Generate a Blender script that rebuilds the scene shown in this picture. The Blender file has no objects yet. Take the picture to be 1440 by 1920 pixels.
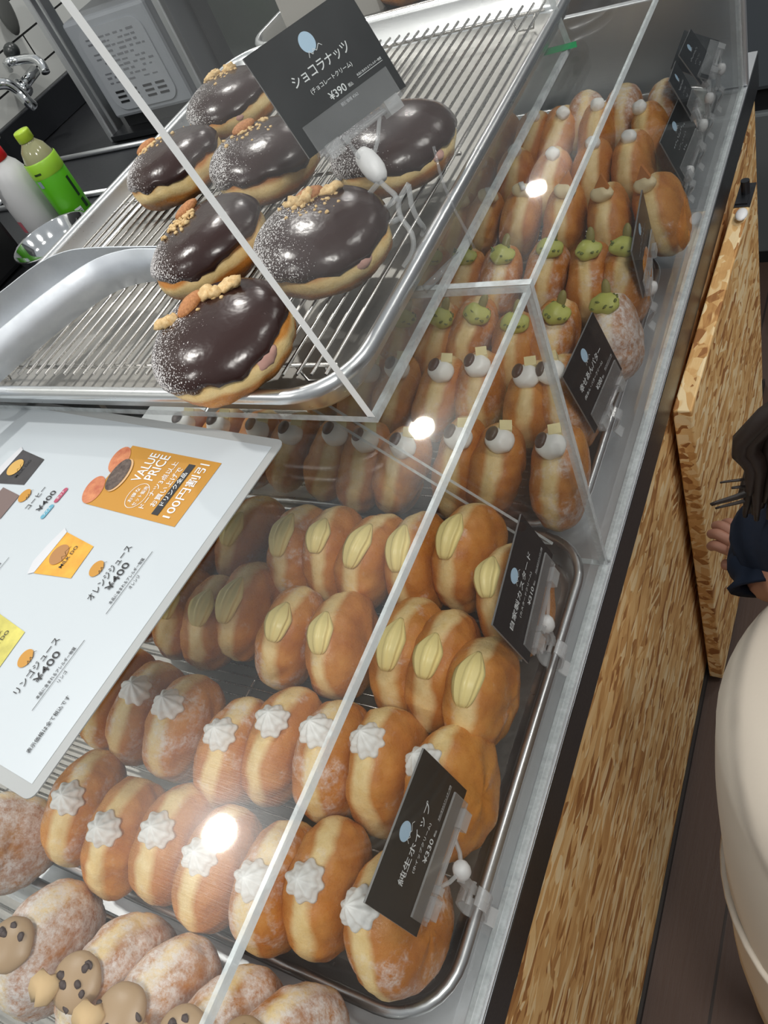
import bpy, bmesh, math, random
from mathutils import Vector, Matrix, noise

random.seed(11)
SC = bpy.context.scene
COL = SC.collection
R_ = math.radians

# ------------------------------------------------------------------ camera
CZ = 1.365                                   # eye height over the shop floor
CX_ = Vector((0.86005, 0.37198, -0.34920))   # picture right
CY_ = Vector((0.08601, -0.78034, -0.61942))  # picture down
CF_ = Vector((-0.50291, 0.50270, -0.70312))  # looking direction
FPX = 1520.33
cam_d = bpy.data.cameras.new('camera')
cam_d.sensor_fit = 'HORIZONTAL'
cam_d.sensor_width = 36.0
cam_d.lens = FPX / 1440 * 36
cam_d.clip_start = 0.02
cam = bpy.data.objects.new('camera', cam_d)
COL.objects.link(cam)
M = Matrix((( CX_.x, -CY_.x, -CF_.x, 0), (CX_.y, -CY_.y, -CF_.y, 0), (CX_.z, -CY_.z, -CF_.z, CZ), (0, 0, 0, 1)))
cam.matrix_world = M
SC.camera = cam

# ------------------------------------------------------------------ world, lamps, exposure
SC.view_settings.view_transform = 'Standard'
SC.view_settings.look = 'None'
SC.view_settings.gamma = 1
SC.view_settings.use_curve_mapping = False
SC.view_settings.exposure = 0.0
SC.cycles.max_bounces = 14
SC.cycles.transparent_max_bounces = 40
SC.cycles.caustics_reflective = False
SC.cycles.caustics_refractive = False
SC.cycles.sample_clamp_indirect = 6

w = bpy.data.worlds.new('room_light'); SC.world = w; w.use_nodes = True
nt = w.node_tree; nt.nodes.clear()
tc = nt.nodes.new('ShaderNodeTexCoord'); sx = nt.nodes.new('ShaderNodeSeparateXYZ')
rp = nt.nodes.new('ShaderNodeValToRGB'); bg = nt.nodes.new('ShaderNodeBackground'); wo = nt.nodes.new('ShaderNodeOutputWorld')
rp.color_ramp.elements[0].position = 0.0; rp.color_ramp.elements[0].color = (.30, .305, .31, 1)
rp.color_ramp.elements[1].position = 0.85; rp.color_ramp.elements[1].color = (.58, .61, .63, 1)
e = rp.color_ramp.elements.new(0.22); e.color = (.40, .41, .42, 1)
nt.links.new(tc.outputs['Generated'], sx.inputs[0]); nt.links.new(sx.outputs['Z'], rp.inputs[0])
nt.links.new(rp.outputs[0], bg.inputs[0]); nt.links.new(bg.outputs[0], wo.inputs[0])
bg.inputs[1].default_value = 0.80

def disc_lamp(name, x, y, z, watts, size=.085, col=(1, .97, .92)):
    l = bpy.data.lights.new(name, 'AREA'); l.shape = 'DISK'; l.size = size; l.energy = watts; l.color = col
    o = bpy.data.objects.new(name, l); o.location = (x, y, z); COL.objects.link(o)
    return o
for x, y, wt, sz in ((-1.353, .25, 14, .085), (-1.33, 1.694, 13, .085), (-1.35, -1.2, 12, .085), (-1.33, 3.13, 10, .085), (.65, -.45, 23, .40), (.80, .9, 10, .40), (.75, 2.4, 8, .40)):
    disc_lamp('downlight_and_fill', x, y, CZ + 1.2, wt, sz)  # wide lamps on the customer side are unseen, added for soft fill

# ------------------------------------------------------------------ helpers
def ray(px, py):
    return CX_ * (px - 720) + CY_ * (py - 960) + CF_ * FPX
def on(px, py, z):
    d = ray(px, py); t = (z - CZ) / d.z
    return Vector((d.x * t, d.y * t, z))

def link(name, me, mats, parent=None):
    o = bpy.data.objects.new(name, me); COL.objects.link(o)
    if mats is not None:
        for m in (mats if isinstance(mats, (list, tuple)) else [mats]): me.materials.append(m)
    if parent: o.parent = parent
    return o
def obj(name, bm, mats, parent=None, smooth=True):
    me = bpy.data.meshes.new(name); bmesh.ops.recalc_face_normals(bm, faces=bm.faces); bm.to_mesh(me); bm.free()
    if smooth:
        for p in me.polygons: p.use_smooth = True
    return link(name, me, mats, parent)
def thing(name, label, cat, loc=(0, 0, 0), rotz=0, group=None):
    o = bpy.data.objects.new(name, None); COL.objects.link(o); o.empty_display_size = .02
    o.location = loc; o.rotation_euler = (0, 0, rotz)
    return tag(o, label, cat, group)
def tag(o, label, cat, group=None):
    o['label'] = label; o['category'] = cat
    if group: o['group'] = group
    return o
def struct(o):
    o['kind'] = 'structure'; return o
def auto(o, ang=35):
    for p in o.data.polygons: p.use_smooth = True
    try: o.data.set_sharp_from_angle(angle=R_(ang))
    except Exception: pass
    return o
def box(bm, x0, y0, z0, x1, y1, z1, m=0, bev=0):
    vs = [bm.verts.new(p) for p in ((x0,y0,z0),(x1,y0,z0),(x1,y1,z0),(x0,y1,z0),(x0,y0,z1),(x1,y0,z1),(x1,y1,z1),(x0,y1,z1))]
    fs = [bm.faces.new([vs[i] for i in f]) for f in ((3,2,1,0),(4,5,6,7),(0,1,5,4),(1,2,6,5),(2,3,7,6),(3,0,4,7))]
    for f in fs: f.material_index = m
    if bev:
        bmesh.ops.bevel(bm, geom=list({e for f in fs for e in f.edges}), offset=bev, segments=2, affect='EDGES', profile=.5)
    return vs
def obox(bm, c, ax, ay, az, sx, sy, sz, m=0):
    c = Vector(c); vs = []
    for k in (-.5, .5):
        for i, j in ((-.5,-.5),(.5,-.5),(.5,.5),(-.5,.5)):
            vs.append(bm.verts.new(c + ax*sx*i + ay*sy*j + az*sz*k))
    for f in ((3,2,1,0),(4,5,6,7),(0,1,5,4),(1,2,6,5),(2,3,7,6),(3,0,4,7)):
        bm.faces.new([vs[i] for i in f]).material_index = m
    return vs
def prism(bm, pts, n, t, m_face=0, m_side=1):
    n = Vector(n).normalized() * t
    a = [bm.verts.new(Vector(p)) for p in pts]; b = [bm.verts.new(Vector(p) + n) for p in pts]
    f1 = bm.faces.new(a); f2 = bm.faces.new(b[::-1]); f1.material_index = f2.material_index = m_face
    for i in range(len(pts)):
        j = (i + 1) % len(pts)
        bm.faces.new((a[j], a[i], b[i], b[j])).material_index = m_side
def tube(bm, pts, r, seg=8, cap=True, m=0, closed=False):
    pts = [Vector(p) for p in pts]; n = len(pts); rings = []; up = None
    for i, p in enumerate(pts):
        if closed: d = pts[(i+1) % n] - pts[i-1]
        else: d = pts[min(i+1, n-1)] - pts[max(i-1, 0)]
        d.normalize()
        if up is None: up = d.orthogonal().normalized()
        else:
            up = (up - d * up.dot(d))
            up = up.normalized() if up.length > 1e-6 else d.orthogonal().normalized()
        s = d.cross(up); rr = r[i] if isinstance(r, (list, tuple)) else r
        rings.append([bm.verts.new(p + (up*math.cos(a) + s*math.sin(a))*rr) for a in (2*math.pi*k/seg for k in range(seg))])
    rng = range(n if closed else n-1)
    for i in rng:
        A, B = rings[i], rings[(i+1) % n]
        for k in range(seg):
            bm.faces.new((A[k], A[(k+1) % seg], B[(k+1) % seg], B[k])).material_index = m
    if cap and not closed:
        bm.faces.new(rings[0][::-1]).material_index = m; bm.faces.new(rings[-1]).material_index = m
def lathe(bm, prof, c=(0,0,0), seg=32, m=0, ax=None, sxy=(1,1), fn=None):
    c = Vector(c); rings = []
    az = Vector(ax).normalized() if ax is not None else Vector((0,0,1))
    if ax is None: ux, uy = Vector((1,0,0)), Vector((0,1,0))
    else: ux = az.orthogonal().normalized(); uy = az.cross(ux)
    for r, z in prof:
        if r < 1e-6: rings.append([bm.verts.new(c + az*z)]); continue
        row = []
        for k in range(seg):
            a = 2*math.pi*k/seg; f = fn(a, z, r) if fn else 1
            row.append(bm.verts.new(c + ux*(math.cos(a)*r*f*sxy[0]) + uy*(math.sin(a)*r*f*sxy[1]) + az*z))
        rings.append(row)
    for A, B in zip(rings, rings[1:]):
        for k in range(seg):
            k2 = (k+1) % seg
            if len(A) == 1 and len(B) == 1: continue
            if len(A) == 1: f = bm.faces.new((A[0], B[k2], B[k]))
            elif len(B) == 1: f = bm.faces.new((A[k], A[k2], B[0]))
            else: f = bm.faces.new((A[k], A[k2], B[k2], B[k]))
            f.material_index = m
def ell(bm, c, ax, ay, az, rx, ry, rz, u=14, v=9, m=0, bump=0, seed=0):
    c = Vector(c); rings = []
    for i in range(v+1):
        ph = -math.pi/2 + math.pi*i/v
        if i in (0, v): rings.append([bm.verts.new(c + az*(rz*math.sin(ph)))]); continue
        row = []
        for k in range(u):
            a = 2*math.pi*k/u
            d = ax*(rx*math.cos(ph)*math.cos(a)) + ay*(ry*math.cos(ph)*math.sin(a)) + az*(rz*math.sin(ph))
            if bump: d = d*(1 + bump*noise.noise(d*(1.6/max(rx, ry, rz)) + Vector((seed*7.1, seed*3.3, 1))))
            row.append(bm.verts.new(c + d))
        rings.append(row)
    for A, B in zip(rings, rings[1:]):
        for k in range(u):
            k2 = (k+1) % u
            if len(A) == 1: f = bm.faces.new((A[0], B[k2], B[k]))
            elif len(B) == 1: f = bm.faces.new((A[k], A[k2], B[0]))
            else: f = bm.faces.new((A[k], A[k2], B[k2], B[k]))
            f.material_index = m
XA, YA, ZA = Vector((1,0,0)), Vector((0,1,0)), Vector((0,0,1))

# ------------------------------------------------------------------ materials
def mat(name, col=(.8,.8,.8), rough=.5, metal=0, **kw):
    m = bpy.data.materials.new(name); m.use_nodes = True
    b = m.node_tree.nodes['Principled BSDF']
    b.inputs['Base Color'].default_value = (*col, 1); b.inputs['Roughness'].default_value = rough; b.inputs['Metallic'].default_value = metal
    for k, v in kw.items(): b.inputs[k.replace('_', ' ')].default_value = v
    return m
class NT:
    def __init__(s, m): s.t = m.node_tree; s.b = s.t.nodes.get('Principled BSDF')
    def n(s, kind, **kw):
        x = s.t.nodes.new('ShaderNode' + kind)
        for k, v in kw.items():
            if k in x.inputs: x.inputs[k].default_value = v
            else: setattr(x, k, v)
        return x
    def l(s, a, b): s.t.links.new(a, b)
    def coord(s, out='Object', scale=None, rnd=False, loc=None, rot=None):
        o = s.n('TexCoord').outputs[out]
        if rnd:
            oi = s.n('ObjectInfo'); mu = s.n('VectorMath', operation='SCALE')
            ad = s.n('VectorMath', operation='ADD'); cb = s.n('CombineXYZ')
            m1 = s.n('Math', operation='MULTIPLY'); m1.inputs[1].default_value = 37.0
            s.l(oi.outputs['Random'], m1.inputs[0]); s.l(m1.outputs[0], cb.inputs[0]); s.l(m1.outputs[0], cb.inputs[2])
            s.l(o, ad.inputs[0]); s.l(cb.outputs[0], ad.inputs[1]); o = ad.outputs[0]
        if scale or rot:
            mp = s.n('Mapping')
            if scale: mp.inputs['Scale'].default_value = scale
            if rot: mp.inputs['Rotation'].default_value = rot
            s.l(o, mp.inputs[0]); o = mp.outputs[0]
        return o
    def noise(s, vec, scale, detail=3, rough=.55, dist=0):
        x = s.n('TexNoise'); x.inputs['Scale'].default_value = scale; x.inputs['Detail'].default_value = detail
        x.inputs['Roughness'].default_value = rough; x.inputs['Distortion'].default_value = dist
        s.l(vec, x.inputs['Vector']); return x.outputs[0]
    def ramp(s, fac, stops):
        x = s.n('ValToRGB'); e = x.color_ramp.elements
        while len(e) < len(stops): e.new(.5)
        for i, (p, c) in enumerate(stops): e[i].position = p; e[i].color = (*c, 1) if len(c) == 3 else c
        s.l(fac, x.inputs[0]); return x.outputs[0]
    def math(s, op, a, b=None, clamp=False):
        x = s.n('Math', operation=op); x.use_clamp = clamp
        for i, v in enumerate((a, b)):
            if v is None: continue
            if isinstance(v, (int, float)): x.inputs[i].default_value = v
            else: s.l(v, x.inputs[i])
        return x.outputs[0]
    def mix(s, fac, a, b):
        x = s.n('Mix', data_type='RGBA')
        for i, v in ((0, fac), (6, a), (7, b)):
            if isinstance(v, (int, float)): x.inputs[i].default_value = v
            elif isinstance(v, tuple): x.inputs[i].default_value = (*v, 1)
            else: s.l(v, x.inputs[i])
        return x.outputs[2]
    def bump(s, h, strength=.2, dist=.001):
        x = s.n('Bump'); x.inputs['Strength'].default_value = strength; x.inputs['Distance'].default_value = dist
        s.l(h, x.inputs['Height']); return x.outputs[0]
    def base(s, c): s.l(c, s.b.inputs['Base Color'])
    def norm(s, n): s.l(n, s.b.inputs['Normal'])

def dough(name, powder=0.0, dark=1.0, wide=1.0):
    m = mat(name, rough=.42); t = NT(m)
    c0 = t.coord(); c = t.coord(rnd=True)
    sp = t.n('SeparateXYZ'); t.l(c0, sp.inputs[0])
    n1 = t.noise(c, 38, 3, .6); n2 = t.noise(c, 120, 4, .6); n3 = t.noise(c, 14, 2)
    az = t.math('ABSOLUTE', t.math('ADD', sp.outputs['Z'], t.math('MULTIPLY', t.math('SUBTRACT', n3, .5), .022)))
    az = t.math('ADD', az, t.math('MULTIPLY', t.math('SUBTRACT', n1, .5), .007))
    oi = t.n('ObjectInfo')
    band = t.ramp(t.math('DIVIDE', az, .026*wide), [(0.0, (1,1,1)), (.17, (.92,.92,.92)), (.37, (0,0,0)), (1, (0,0,0))])
    d = dark
    crust = t.ramp(n1, [(.25, (.43*d, .130*d, .018*d)), (.5, (.61*d, .238*d, .040*d)), (.78, (.77*d, .37*d, .085*d))])
    crust = t.mix(t.math('MULTIPLY', oi.outputs['Random'], .4), crust, (.46*d, .145*d, .022*d))
    pale = t.ramp(n2, [(.3, (.84,.60,.25)), (.7, (.92,.72,.37))])
    col = t.mix(band, crust, pale)
    if powder:
        pn = t.noise(c, 34, 4, .7); pf = t.noise(c, 160, 4, .8)
        mask = t.math('MULTIPLY', t.ramp(pn, [(.62-.30*powder, (0,0,0)), (.74-.24*powder, (1,1,1))]), t.ramp(pf, [(.40-.1*powder, (0,0,0)), (.60, (1,1,1))]))
        col = t.mix(t.math('MULTIPLY', mask, .50+.40*powder), col, (.88,.83,.80))
    t.base(col)
    t.norm(t.bump(t.noise(c, 150, 6, .72), .5, .0016))
    sp_ = t.noise(c, 520, 2, .6)
    t.l(t.ramp(sp_, [(.40, (.26,.26,.26)), (.58, (.52,.52,.52))]), t.b.inputs['Roughness'])
    m.node_tree.nodes['Principled BSDF'].inputs['Specular IOR Level'].default_value = .55
    return m
DOUGH = dough('golden_dough', .10)
DOUGH_S = dough('sugared_dough', .42)
DOUGH_P = dough('powdered_dough', .95, .85)
DOUGH_K = dough('pink_sugar_dough', .7, .8)

def glaze():
    m = mat('chocolate_glaze', (.030,.012,.010), .26); t = NT(m)
    c0 = t.coord(); c = t.coord(rnd=True); sp = t.n('SeparateXYZ'); t.l(c0, sp.inputs[0])
    pf = t.noise(c, 900, 1, .5); pn = t.noise(c, 30, 2, .6)
    # sugar dusted from above over one flank
    side = t.math('ADD', t.math('MULTIPLY', sp.outputs['X'], -17.0), t.math('MULTIPLY', sp.outputs['Y'], -6.0))
    dens = t.math('ADD', t.math('MULTIPLY', t.math('SUBTRACT', pn, .5), 1.0), side)
    thr = t.math('ADD', t.math('MULTIPLY', t.math('ADD', dens, -.12), .34), pf)
    mask = t.ramp(thr, [(.68, (0,0,0)), (.74, (1,1,1))])
    t.base(t.mix(t.math('MULTIPLY', mask, .85), (.030,.012,.010), (.80,.78,.78)))
    t.l(t.math('ADD', .24, t.math('MULTIPLY', mask, .5)), t.b.inputs['Roughness'])
    t.norm(t.bump(t.noise(c, 55, 3), .25, .003))
    return m
GLAZE = glaze()
WHIP = mat('whipped_cream', (.93,.93,.90), .45, Subsurface_Weight=.0)
CUST = mat('custard_cream', (.96,.80,.34), .38)
MILKC = mat('white_cream', (.93,.92,.88), .35)
BUTTER = mat('butter', (.86,.74,.40), .4)
BEAN = mat('dark_bean', (.06,.03,.025), .35)
PISTA = mat('pistachio_cream', (.50,.52,.12), .42)
PCHIP = mat('pistachio_chip', (.13,.16,.03), .6)
PSEED = mat('pistachio_nut', (.28,.24,.07), .55)
TAN = mat('coffee_cream', (.42,.28,.155), .42)
CHIP = mat('chocolate_chip', (.05,.025,.02), .5)
COOKIE = mat('cookie_piece', (.68,.47,.24), .7)
APRI = mat('orange_wedge', (.50,.17,.03), .45)
PINKC = mat('pink_filling', (.62,.36,.30), .5)
def nutmat(n, a, b, sc):
    m = mat(n, a, .6); t = NT(m); c = t.coord()
    t.base(t.ramp(t.noise(c, sc, 4, .65), [(.3, a), (.7, b)])); t.norm(t.bump(t.noise(c, sc*1.5, 3), .5, .001)); return m
ALMOND = nutmat('almond_skin', (.33,.12,.035), (.56,.25,.09), 500)
WALNUT = nutmat('walnut_piece', (.55,.34,.13), (.80,.60,.32), 350)

def metal(name, col, rough, brush=None, bumpy=.0):
    m = mat(name, col, rough, 1.0); t = NT(m)
    c = t.coord('Object', scale=brush or (40,40,40))
    n = t.noise(c, 6, 4, .6)
    t.l(t.math('ADD', rough*.75, t.math('MULTIPLY', n, rough*.5)), t.b.inputs['Roughness'])
    t.base(t.mix(t.math('MULTIPLY', n, .35), col, tuple(x*.72 for x in col)))
    if bumpy: t.norm(t.bump(n, bumpy, .0004))
    return m
PANF = metal('tray_floor', (.40,.39,.365), .48, (30,30,30))
ALU = metal('tray_aluminium', (.72,.735,.74), .30, (30,30,30))
STEEL = metal('brushed_steel', (.80,.82,.84), .46, (6,200,200), .08)
WIRE = metal('rack_wire', (.58,.56,.53), .28)
CHROME = metal('chrome', (.72,.74,.75), .08)
TONG = metal('tong_steel', (.74,.78,.83), .52, (20,20,20))
DSTEEL = metal('dark_steel', (.10,.105,.115), .42, (10,120,10))
BLACK = mat('black_steel', (.012,.013,.015), .4)
SLAB = metal('dark_steel_edge', (.20,.21,.225), .36, (4,60,60))

def acrylic(name, haze=.03, tint=(.985,.99,.988), glo=.72):
    m = bpy.data.materials.new(name); m.use_nodes = True; t = NT(m); T = m.node_tree; T.nodes.clear()
    out = t.n('OutputMaterial'); tr = t.n('BsdfTransparent'); tr.inputs[0].default_value = (*tint, 1)
    gl = t.n('BsdfGlossy'); gl.inputs['Roughness'].default_value = .025
    g2 = t.n('BsdfGlossy'); g2.inputs['Roughness'].default_value = .22
    df = t.n('BsdfDiffuse'); df.inputs[0].default_value = (.80,.82,.82,1)
    fr = t.n('Fresnel'); ge = t.n('NewGeometry')   # thin sheet: same reflectance from both sides
    t.l(t.math('ADD', 1.46, t.math('MULTIPLY', ge.outputs['Backfacing'], 1/1.46-1.46)), fr.inputs[0])
    c = t.coord(); n = t.noise(c, 9, 4, .6)
    sc1 = t.noise(t.coord('Object', scale=(14,260,60), rot=(.3,.2,.5)), 5, 3, .7)
    hz = t.math('MULTIPLY', t.ramp(n, [(.25, (.45,.45,.45)), (.8, (1.5,1.5,1.5))]), haze)
    b = t.bump(sc1, .06, .0005); t.l(b, g2.inputs['Normal'])
    m1 = t.n('MixShader'); t.l(t.math('MULTIPLY', fr.outputs[0], glo), m1.inputs[0]); t.l(tr.outputs[0], m1.inputs[1]); t.l(gl.outputs[0], m1.inputs[2])
    m2 = t.n('MixShader'); m2.inputs[0].default_value = .008; t.l(m1.outputs[0], m2.inputs[1]); t.l(g2.outputs[0], m2.inputs[2])
    m3 = t.n('MixShader'); t.l(hz, m3.inputs[0]); t.l(m2.outputs[0], m3.inputs[1]); t.l(df.outputs[0], m3.inputs[2])
    t.l(m3.outputs[0], out.inputs[0]); return m
ACR = acrylic('clear_acrylic', .007)
ACR_H = acrylic('hazy_acrylic', .030)
def edge_mat():
    m = bpy.data.materials.new('acrylic_cut_edge'); m.use_nodes = True; t = NT(m); b = t.b
    b.inputs['Base Color'].default_value = (.66,.71,.72,1); b.inputs['Roughness'].default_value = .22
    n = t.noise(t.coord(), 60, 3, .7)
    t.l(t.ramp(n, [(.3, (.45,.45,.45)), (.7, (.85,.85,.85))]), b.inputs['Alpha']); return m
EDGE = edge_mat()
def plastic():
    m = acrylic('clear_plastic', .10, (.96,.96,.97), 1.6); return m
PLAS = plastic()
PLAS2 = acrylic('cloudy_plastic', .34, (.96,.96,.97), 1.6)

WHITEP = mat('white_plastic', (.88,.88,.88), .4)

def osb():
    m = mat('oriented_strand_board', rough=.62); t = NT(m)
    def layer(rot, sc):
        co = t.coord('Object', rot=rot)
        w = t.noise(co, 9, 2); 
        ad = t.n('VectorMath', operation='ADD'); s2 = t.n('VectorMath', operation='SCALE'); s2.inputs['Scale'].default_value = .02
        nx = t.n('TexNoise'); nx.inputs['Scale'].default_value = 14; t.l(co, nx.inputs['Vector'])
        t.l(nx.outputs['Color'], s2.inputs[0]); t.l(co, ad.inputs[0]); t.l(s2.outputs[0], ad.inputs[1])
        mp = t.n('Mapping'); mp.inputs['Scale'].default_value = sc; t.l(ad.outputs[0], mp.inputs[0])
        v = t.n('TexVoronoi'); v.inputs['Scale'].default_value = 1.0; t.l(mp.outputs[0], v.inputs['Vector'])
        s = t.n('SeparateColor'); t.l(v.outputs['Color'], s.inputs[0]); return s.outputs[0], v.outputs['Distance']
    a, da = layer((R_(5),0,0), (60,11,78)); b, db = layer((R_(-20),0,0), (60,14,85)); g, dg = layer((R_(30),0,0), (60,18,110))
    big = t.noise(t.coord('Object'), 26, 3, .6)
    pick = t.noise(t.coord('Object', scale=(30, 14, 30)), 1.4, 1)
    def choose(f, p, q):
        x = t.n('Mix', data_type='FLOAT'); t.l(f, x.inputs[0]); t.l(p, x.inputs[2]); t.l(q, x.inputs[3]); return x.outputs[0]
    v = choose(t.ramp(pick, [(.47, (0,0,0)), (.50, (1,1,1))]), a, b)
    v = choose(t.ramp(pick, [(.60, (0,0,0)), (.62, (1,1,1))]), v, g)
    fine = t.noise(t.coord('Object', scale=(300,25,400)), 1.5, 4, .7)
    v = t.math('ADD', v, t.math('MULTIPLY', t.math('SUBTRACT', fine, .5), .34))
    v = t.math('ADD', v, t.math('MULTIPLY', t.math('SUBTRACT', big, .5), .3))
    t.base(t.ramp(v, [(.05, (.36,.150,.045)), (.22, (.60,.31,.105)), (.50, (.76,.45,.175)), (.74, (.86,.57,.255)), (.95, (.95,.74,.43))]))
    t.norm(t.bump(v, .5, .002)); return m
OSB = osb()

def planks():
    m = mat('dark_floorboards', rough=.5); t = NT(m); c = t.coord('Object', rot=(0,0,R_(90)))
    br = t.n('TexBrick'); br.inputs['Scale'].default_value = 1; br.inputs['Brick Width'].default_value = 1.4; br.inputs['Row Height'].default_value = .115
    br.inputs['Mortar Size'].default_value = .0022; br.inputs['Color1'].default_value = (.066,.038,.028,1); br.inputs['Color2'].default_value = (.085,.050,.036,1); br.inputs['Mortar'].default_value = (.012,.009,.008,1)
    t.l(c, br.inputs[0]); n = t.noise(t.coord('Object', scale=(60,4,60)), 2, 5, .7)
    t.base(t.mix(t.math('MULTIPLY', n, .5), br.outputs[0], (.06,.036,.028))); t.norm(t.bump(n, .2, .002)); return m
def tiles():
    m = mat('white_wall_tile', rough=.25); t = NT(m)
    sp = t.n('SeparateXYZ'); t.l(t.coord('Object'), sp.inputs[0]); cb = t.n('CombineXYZ'); t.l(sp.outputs['Y'], cb.inputs[0]); t.l(sp.outputs['Z'], cb.inputs[1])
    br = t.n('TexBrick'); br.inputs['Scale'].default_value = 1; br.inputs['Brick Width'].default_value = .2; br.inputs['Row Height'].default_value = .075; br.inputs['Mortar Size'].default_value = .0025
    br.inputs['Color1'].default_value = (.66,.68,.66,1); br.inputs['Color2'].default_value = (.62,.64,.62,1); br.inputs['Mortar'].default_value = (.02,.02,.02,1)
    t.l(cb.outputs[0], br.inputs[0]); t.base(br.outputs[0]); return m
FLOOR = planks(); TILE = tiles()

# ------------------------------------------------------------------ the setting
Z0 = .715                 # steel counter top
ZR = 1.0446               # top of the lower acrylic cases
def plane_obj(name, pts, m):
    bm = bmesh.new(); bm.faces.new([bm.verts.new(p) for p in pts])
    me = bpy.data.meshes.new(name); bm.to_mesh(me); bm.free()
    return struct(link(name, me, m))
bm = bmesh.new(); box(bm, -3.0, -2.5, -.04, 3.0, 4.0, 0); struct(obj('floor', bm, FLOOR, smooth=False))
bm = bmesh.new(); box(bm, -2.08, -1.5, 0, -2.0, 3.2, 2.6); struct(obj('wall_left', bm, TILE, smooth=False))
bm = bmesh.new(); box(bm, -2.08, 3.2, 0, 2.6, 3.28, 2.6)
struct(obj('wall_back', bm, mat('grey_wall', (.16,.17,.18), .6), smooth=False))

# counter: frame, steel top, strand-board front
ct = thing('display_counter', 'long counter with strand-board front, black edge and steel top under the acrylic cases', 'counter', (-.5, .35, 0))
def cpart(name, b, m, bev=0):
    bm = bmesh.new(); box(bm, b[0]+.5, b[1]-.35, b[2], b[3]+.5, b[4]-.35, b[5], bev=bev)
    o = obj(name, bm, m, ct, smooth=False); return o
cpart('body', (-.95, -.75, 0, -.224, 1.42, .655), BLACK)
cpart('front_panel', (-.222, -.75, .002, -.204, 1.42, .662), OSB)
cpart('edge_frame', (-.95, -.75, .6605, -.1965, 1.42, .7125), SLAB, .002)
cpart('steel_top', (-.95, -.75, .7125, -.1975, 1.42, Z0), STEEL)
cpart('floor_trim', (-.2035, -.75, .0, -.199, 1.42, .016), mat('black_floor_trim', (.016,.013,.012), .6))

fl = thing('counter_flap', 'upright strand-board flap standing ajar against the counter front', 'panel', (-.1960, .690, 0), R_(-1.2))
bm = bmesh.new(); box(bm, 0, 0, .012, .0215, .455, .659, bev=.002); obj('board', bm, OSB, fl, smooth=False)
bm = bmesh.new(); box(bm, .001, .395, .6585, .022, .452, .6605); box(bm, .002, .40, .6605, .018, .44, .6625)
tube(bm, [(.012,.425,.660), (.012,.425,.682)], .006, 14)
lab = obj('hinge', bm, DSTEEL, fl, smooth=False); lab['label'] = 'dark metal hinge with an upright pin'
bm = bmesh.new(); ell(bm, (-.172, 1.055, .668), XA, YA, ZA, .008, .014, .0045)
tag(obj('white_plastic_cap', bm, WHITEP), 'loose oval white plastic cap lying on top of the strand-board flap', 'cap')

# ------------------------------------------------------------------ acrylic cases
def sheet(name, pts, n, t, parent, m=None):
    bm = bmesh.new(); prism(bm, pts, n, t); return obj(name, bm, [m or ACR, EDGE], parent, smooth=False)
T = .006; XF = -.2015; XB = -.735
def case(name, label, y0, y1):
    c = thing(name, label, 'display case', (0, 0, Z0))
    h = ZR - Z0
    sheet('top_panel', [(XB,y0,h-T),(XF,y0,h-T),(XF,y1,h-T),(XB,y1,h-T)], (0,0,1), T, c)
    sheet('front_panel', [(XF-T,y0,.0005),(XF-T,y1,.0005),(XF-T,y1,h-T),(XF-T,y0,h-T)], (1,0,0), T, c)
    bm = bmesh.new(); box(bm, XF-T-.0005, y0, .0004, XF+.0022, y1, .004); obj('bottom_bead', bm, EDGE, c, smooth=False)
    return c
cf = case('acrylic_case', 'far clear acrylic case over the trays of bean, pistachio and cream-ball doughnuts', .4325, 1.297)
h = ZR - Z0
sheet('end_panel', [(XB,.427,.0005),(XF,.427,.0005),(XF,.427,h),(XB,.427,h)], (0,1,0), T, cf)
sheet('end_panel', [(XB,1.2975,.0005),(XF,1.2975,.0005),(XF,1.2975,h),(XB,1.2975,h)], (0,1,0), T, cf)
cn = case('acrylic_case', 'near clear acrylic case over the custard and whipped-cream doughnuts, menu lying on it', -.62, .4262)
sheet('brace_panel', [(-.246,.4205,.036),(-.52,.4205,h-T-.001),(-.545,.4205,h-T-.001),(-.271,.4205,.036)], (0,1,0), .003, cn)['label'] = 'thin diagonal brace strip'

sh_ = thing('acrylic_shelf', 'thick clear acrylic shelf plate under the raised tray of chocolate doughnuts', 'shelf', (-.5, .53, ZR))
ub = thing('sneeze_guard', 'clear leaning acrylic pane with a white cut edge before the chocolate doughnuts', 'guard', (-.5, .53, ZR))
X1 = -.262 + .5; Ya, Yb = .296 - .53, .769 - .53
sheet('floor_plate', [(-.25,Ya,.001),(X1,Ya,.001),(X1,Yb,.001),(-.25,Yb,.001)], (0,0,1), .005, sh_)
k = .184; hp = .46
EDGE_W = mat('white_cut_edge', (.95,.97,.97), .35)
bm = bmesh.new(); prism(bm, [(X1,Ya,.006),(X1,Yb,.006),(X1-k*hp,Yb,hp),(X1-k*hp,Ya,hp)], (-1,0,-k), .0055)
bm.faces.ensure_lookup_table(); bm.faces[2].material_index = bm.faces[3].material_index = 2
obj('leaning_pane', bm, [ACR_H, EDGE_W, EDGE], ub, smooth=False)
def onpane(px, py):      # a point on the leaning pane
    n = Vector((1, 0, k)); p0 = Vector((-.262, 0, ZR+.006)); d = ray(px, py); o = Vector((0,0,CZ))
    return o + d*((p0-o).dot(n)/d.dot(n)) + n*.0006
bm = bmesh.new(); tube(bm, [onpane(*p) - Vector((-.5,.53,ZR)) for p in ((812,275),(822,318),(830,345),(850,392),(872,432),(888,466))], .0011, 6)
obj('crack', bm, PLAS, ub)['label'] = 'pale crack running to the lower edge of the pane'
bm = bmesh.new(); tube(bm, [on(797,541,ZR+.003), on(861,478,ZR+.003)], .0028, 8)
tag(obj('clear_plastic_stick', bm, PLAS), 'short clear plastic stick lying below the cracked pane', 'stick')

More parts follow.
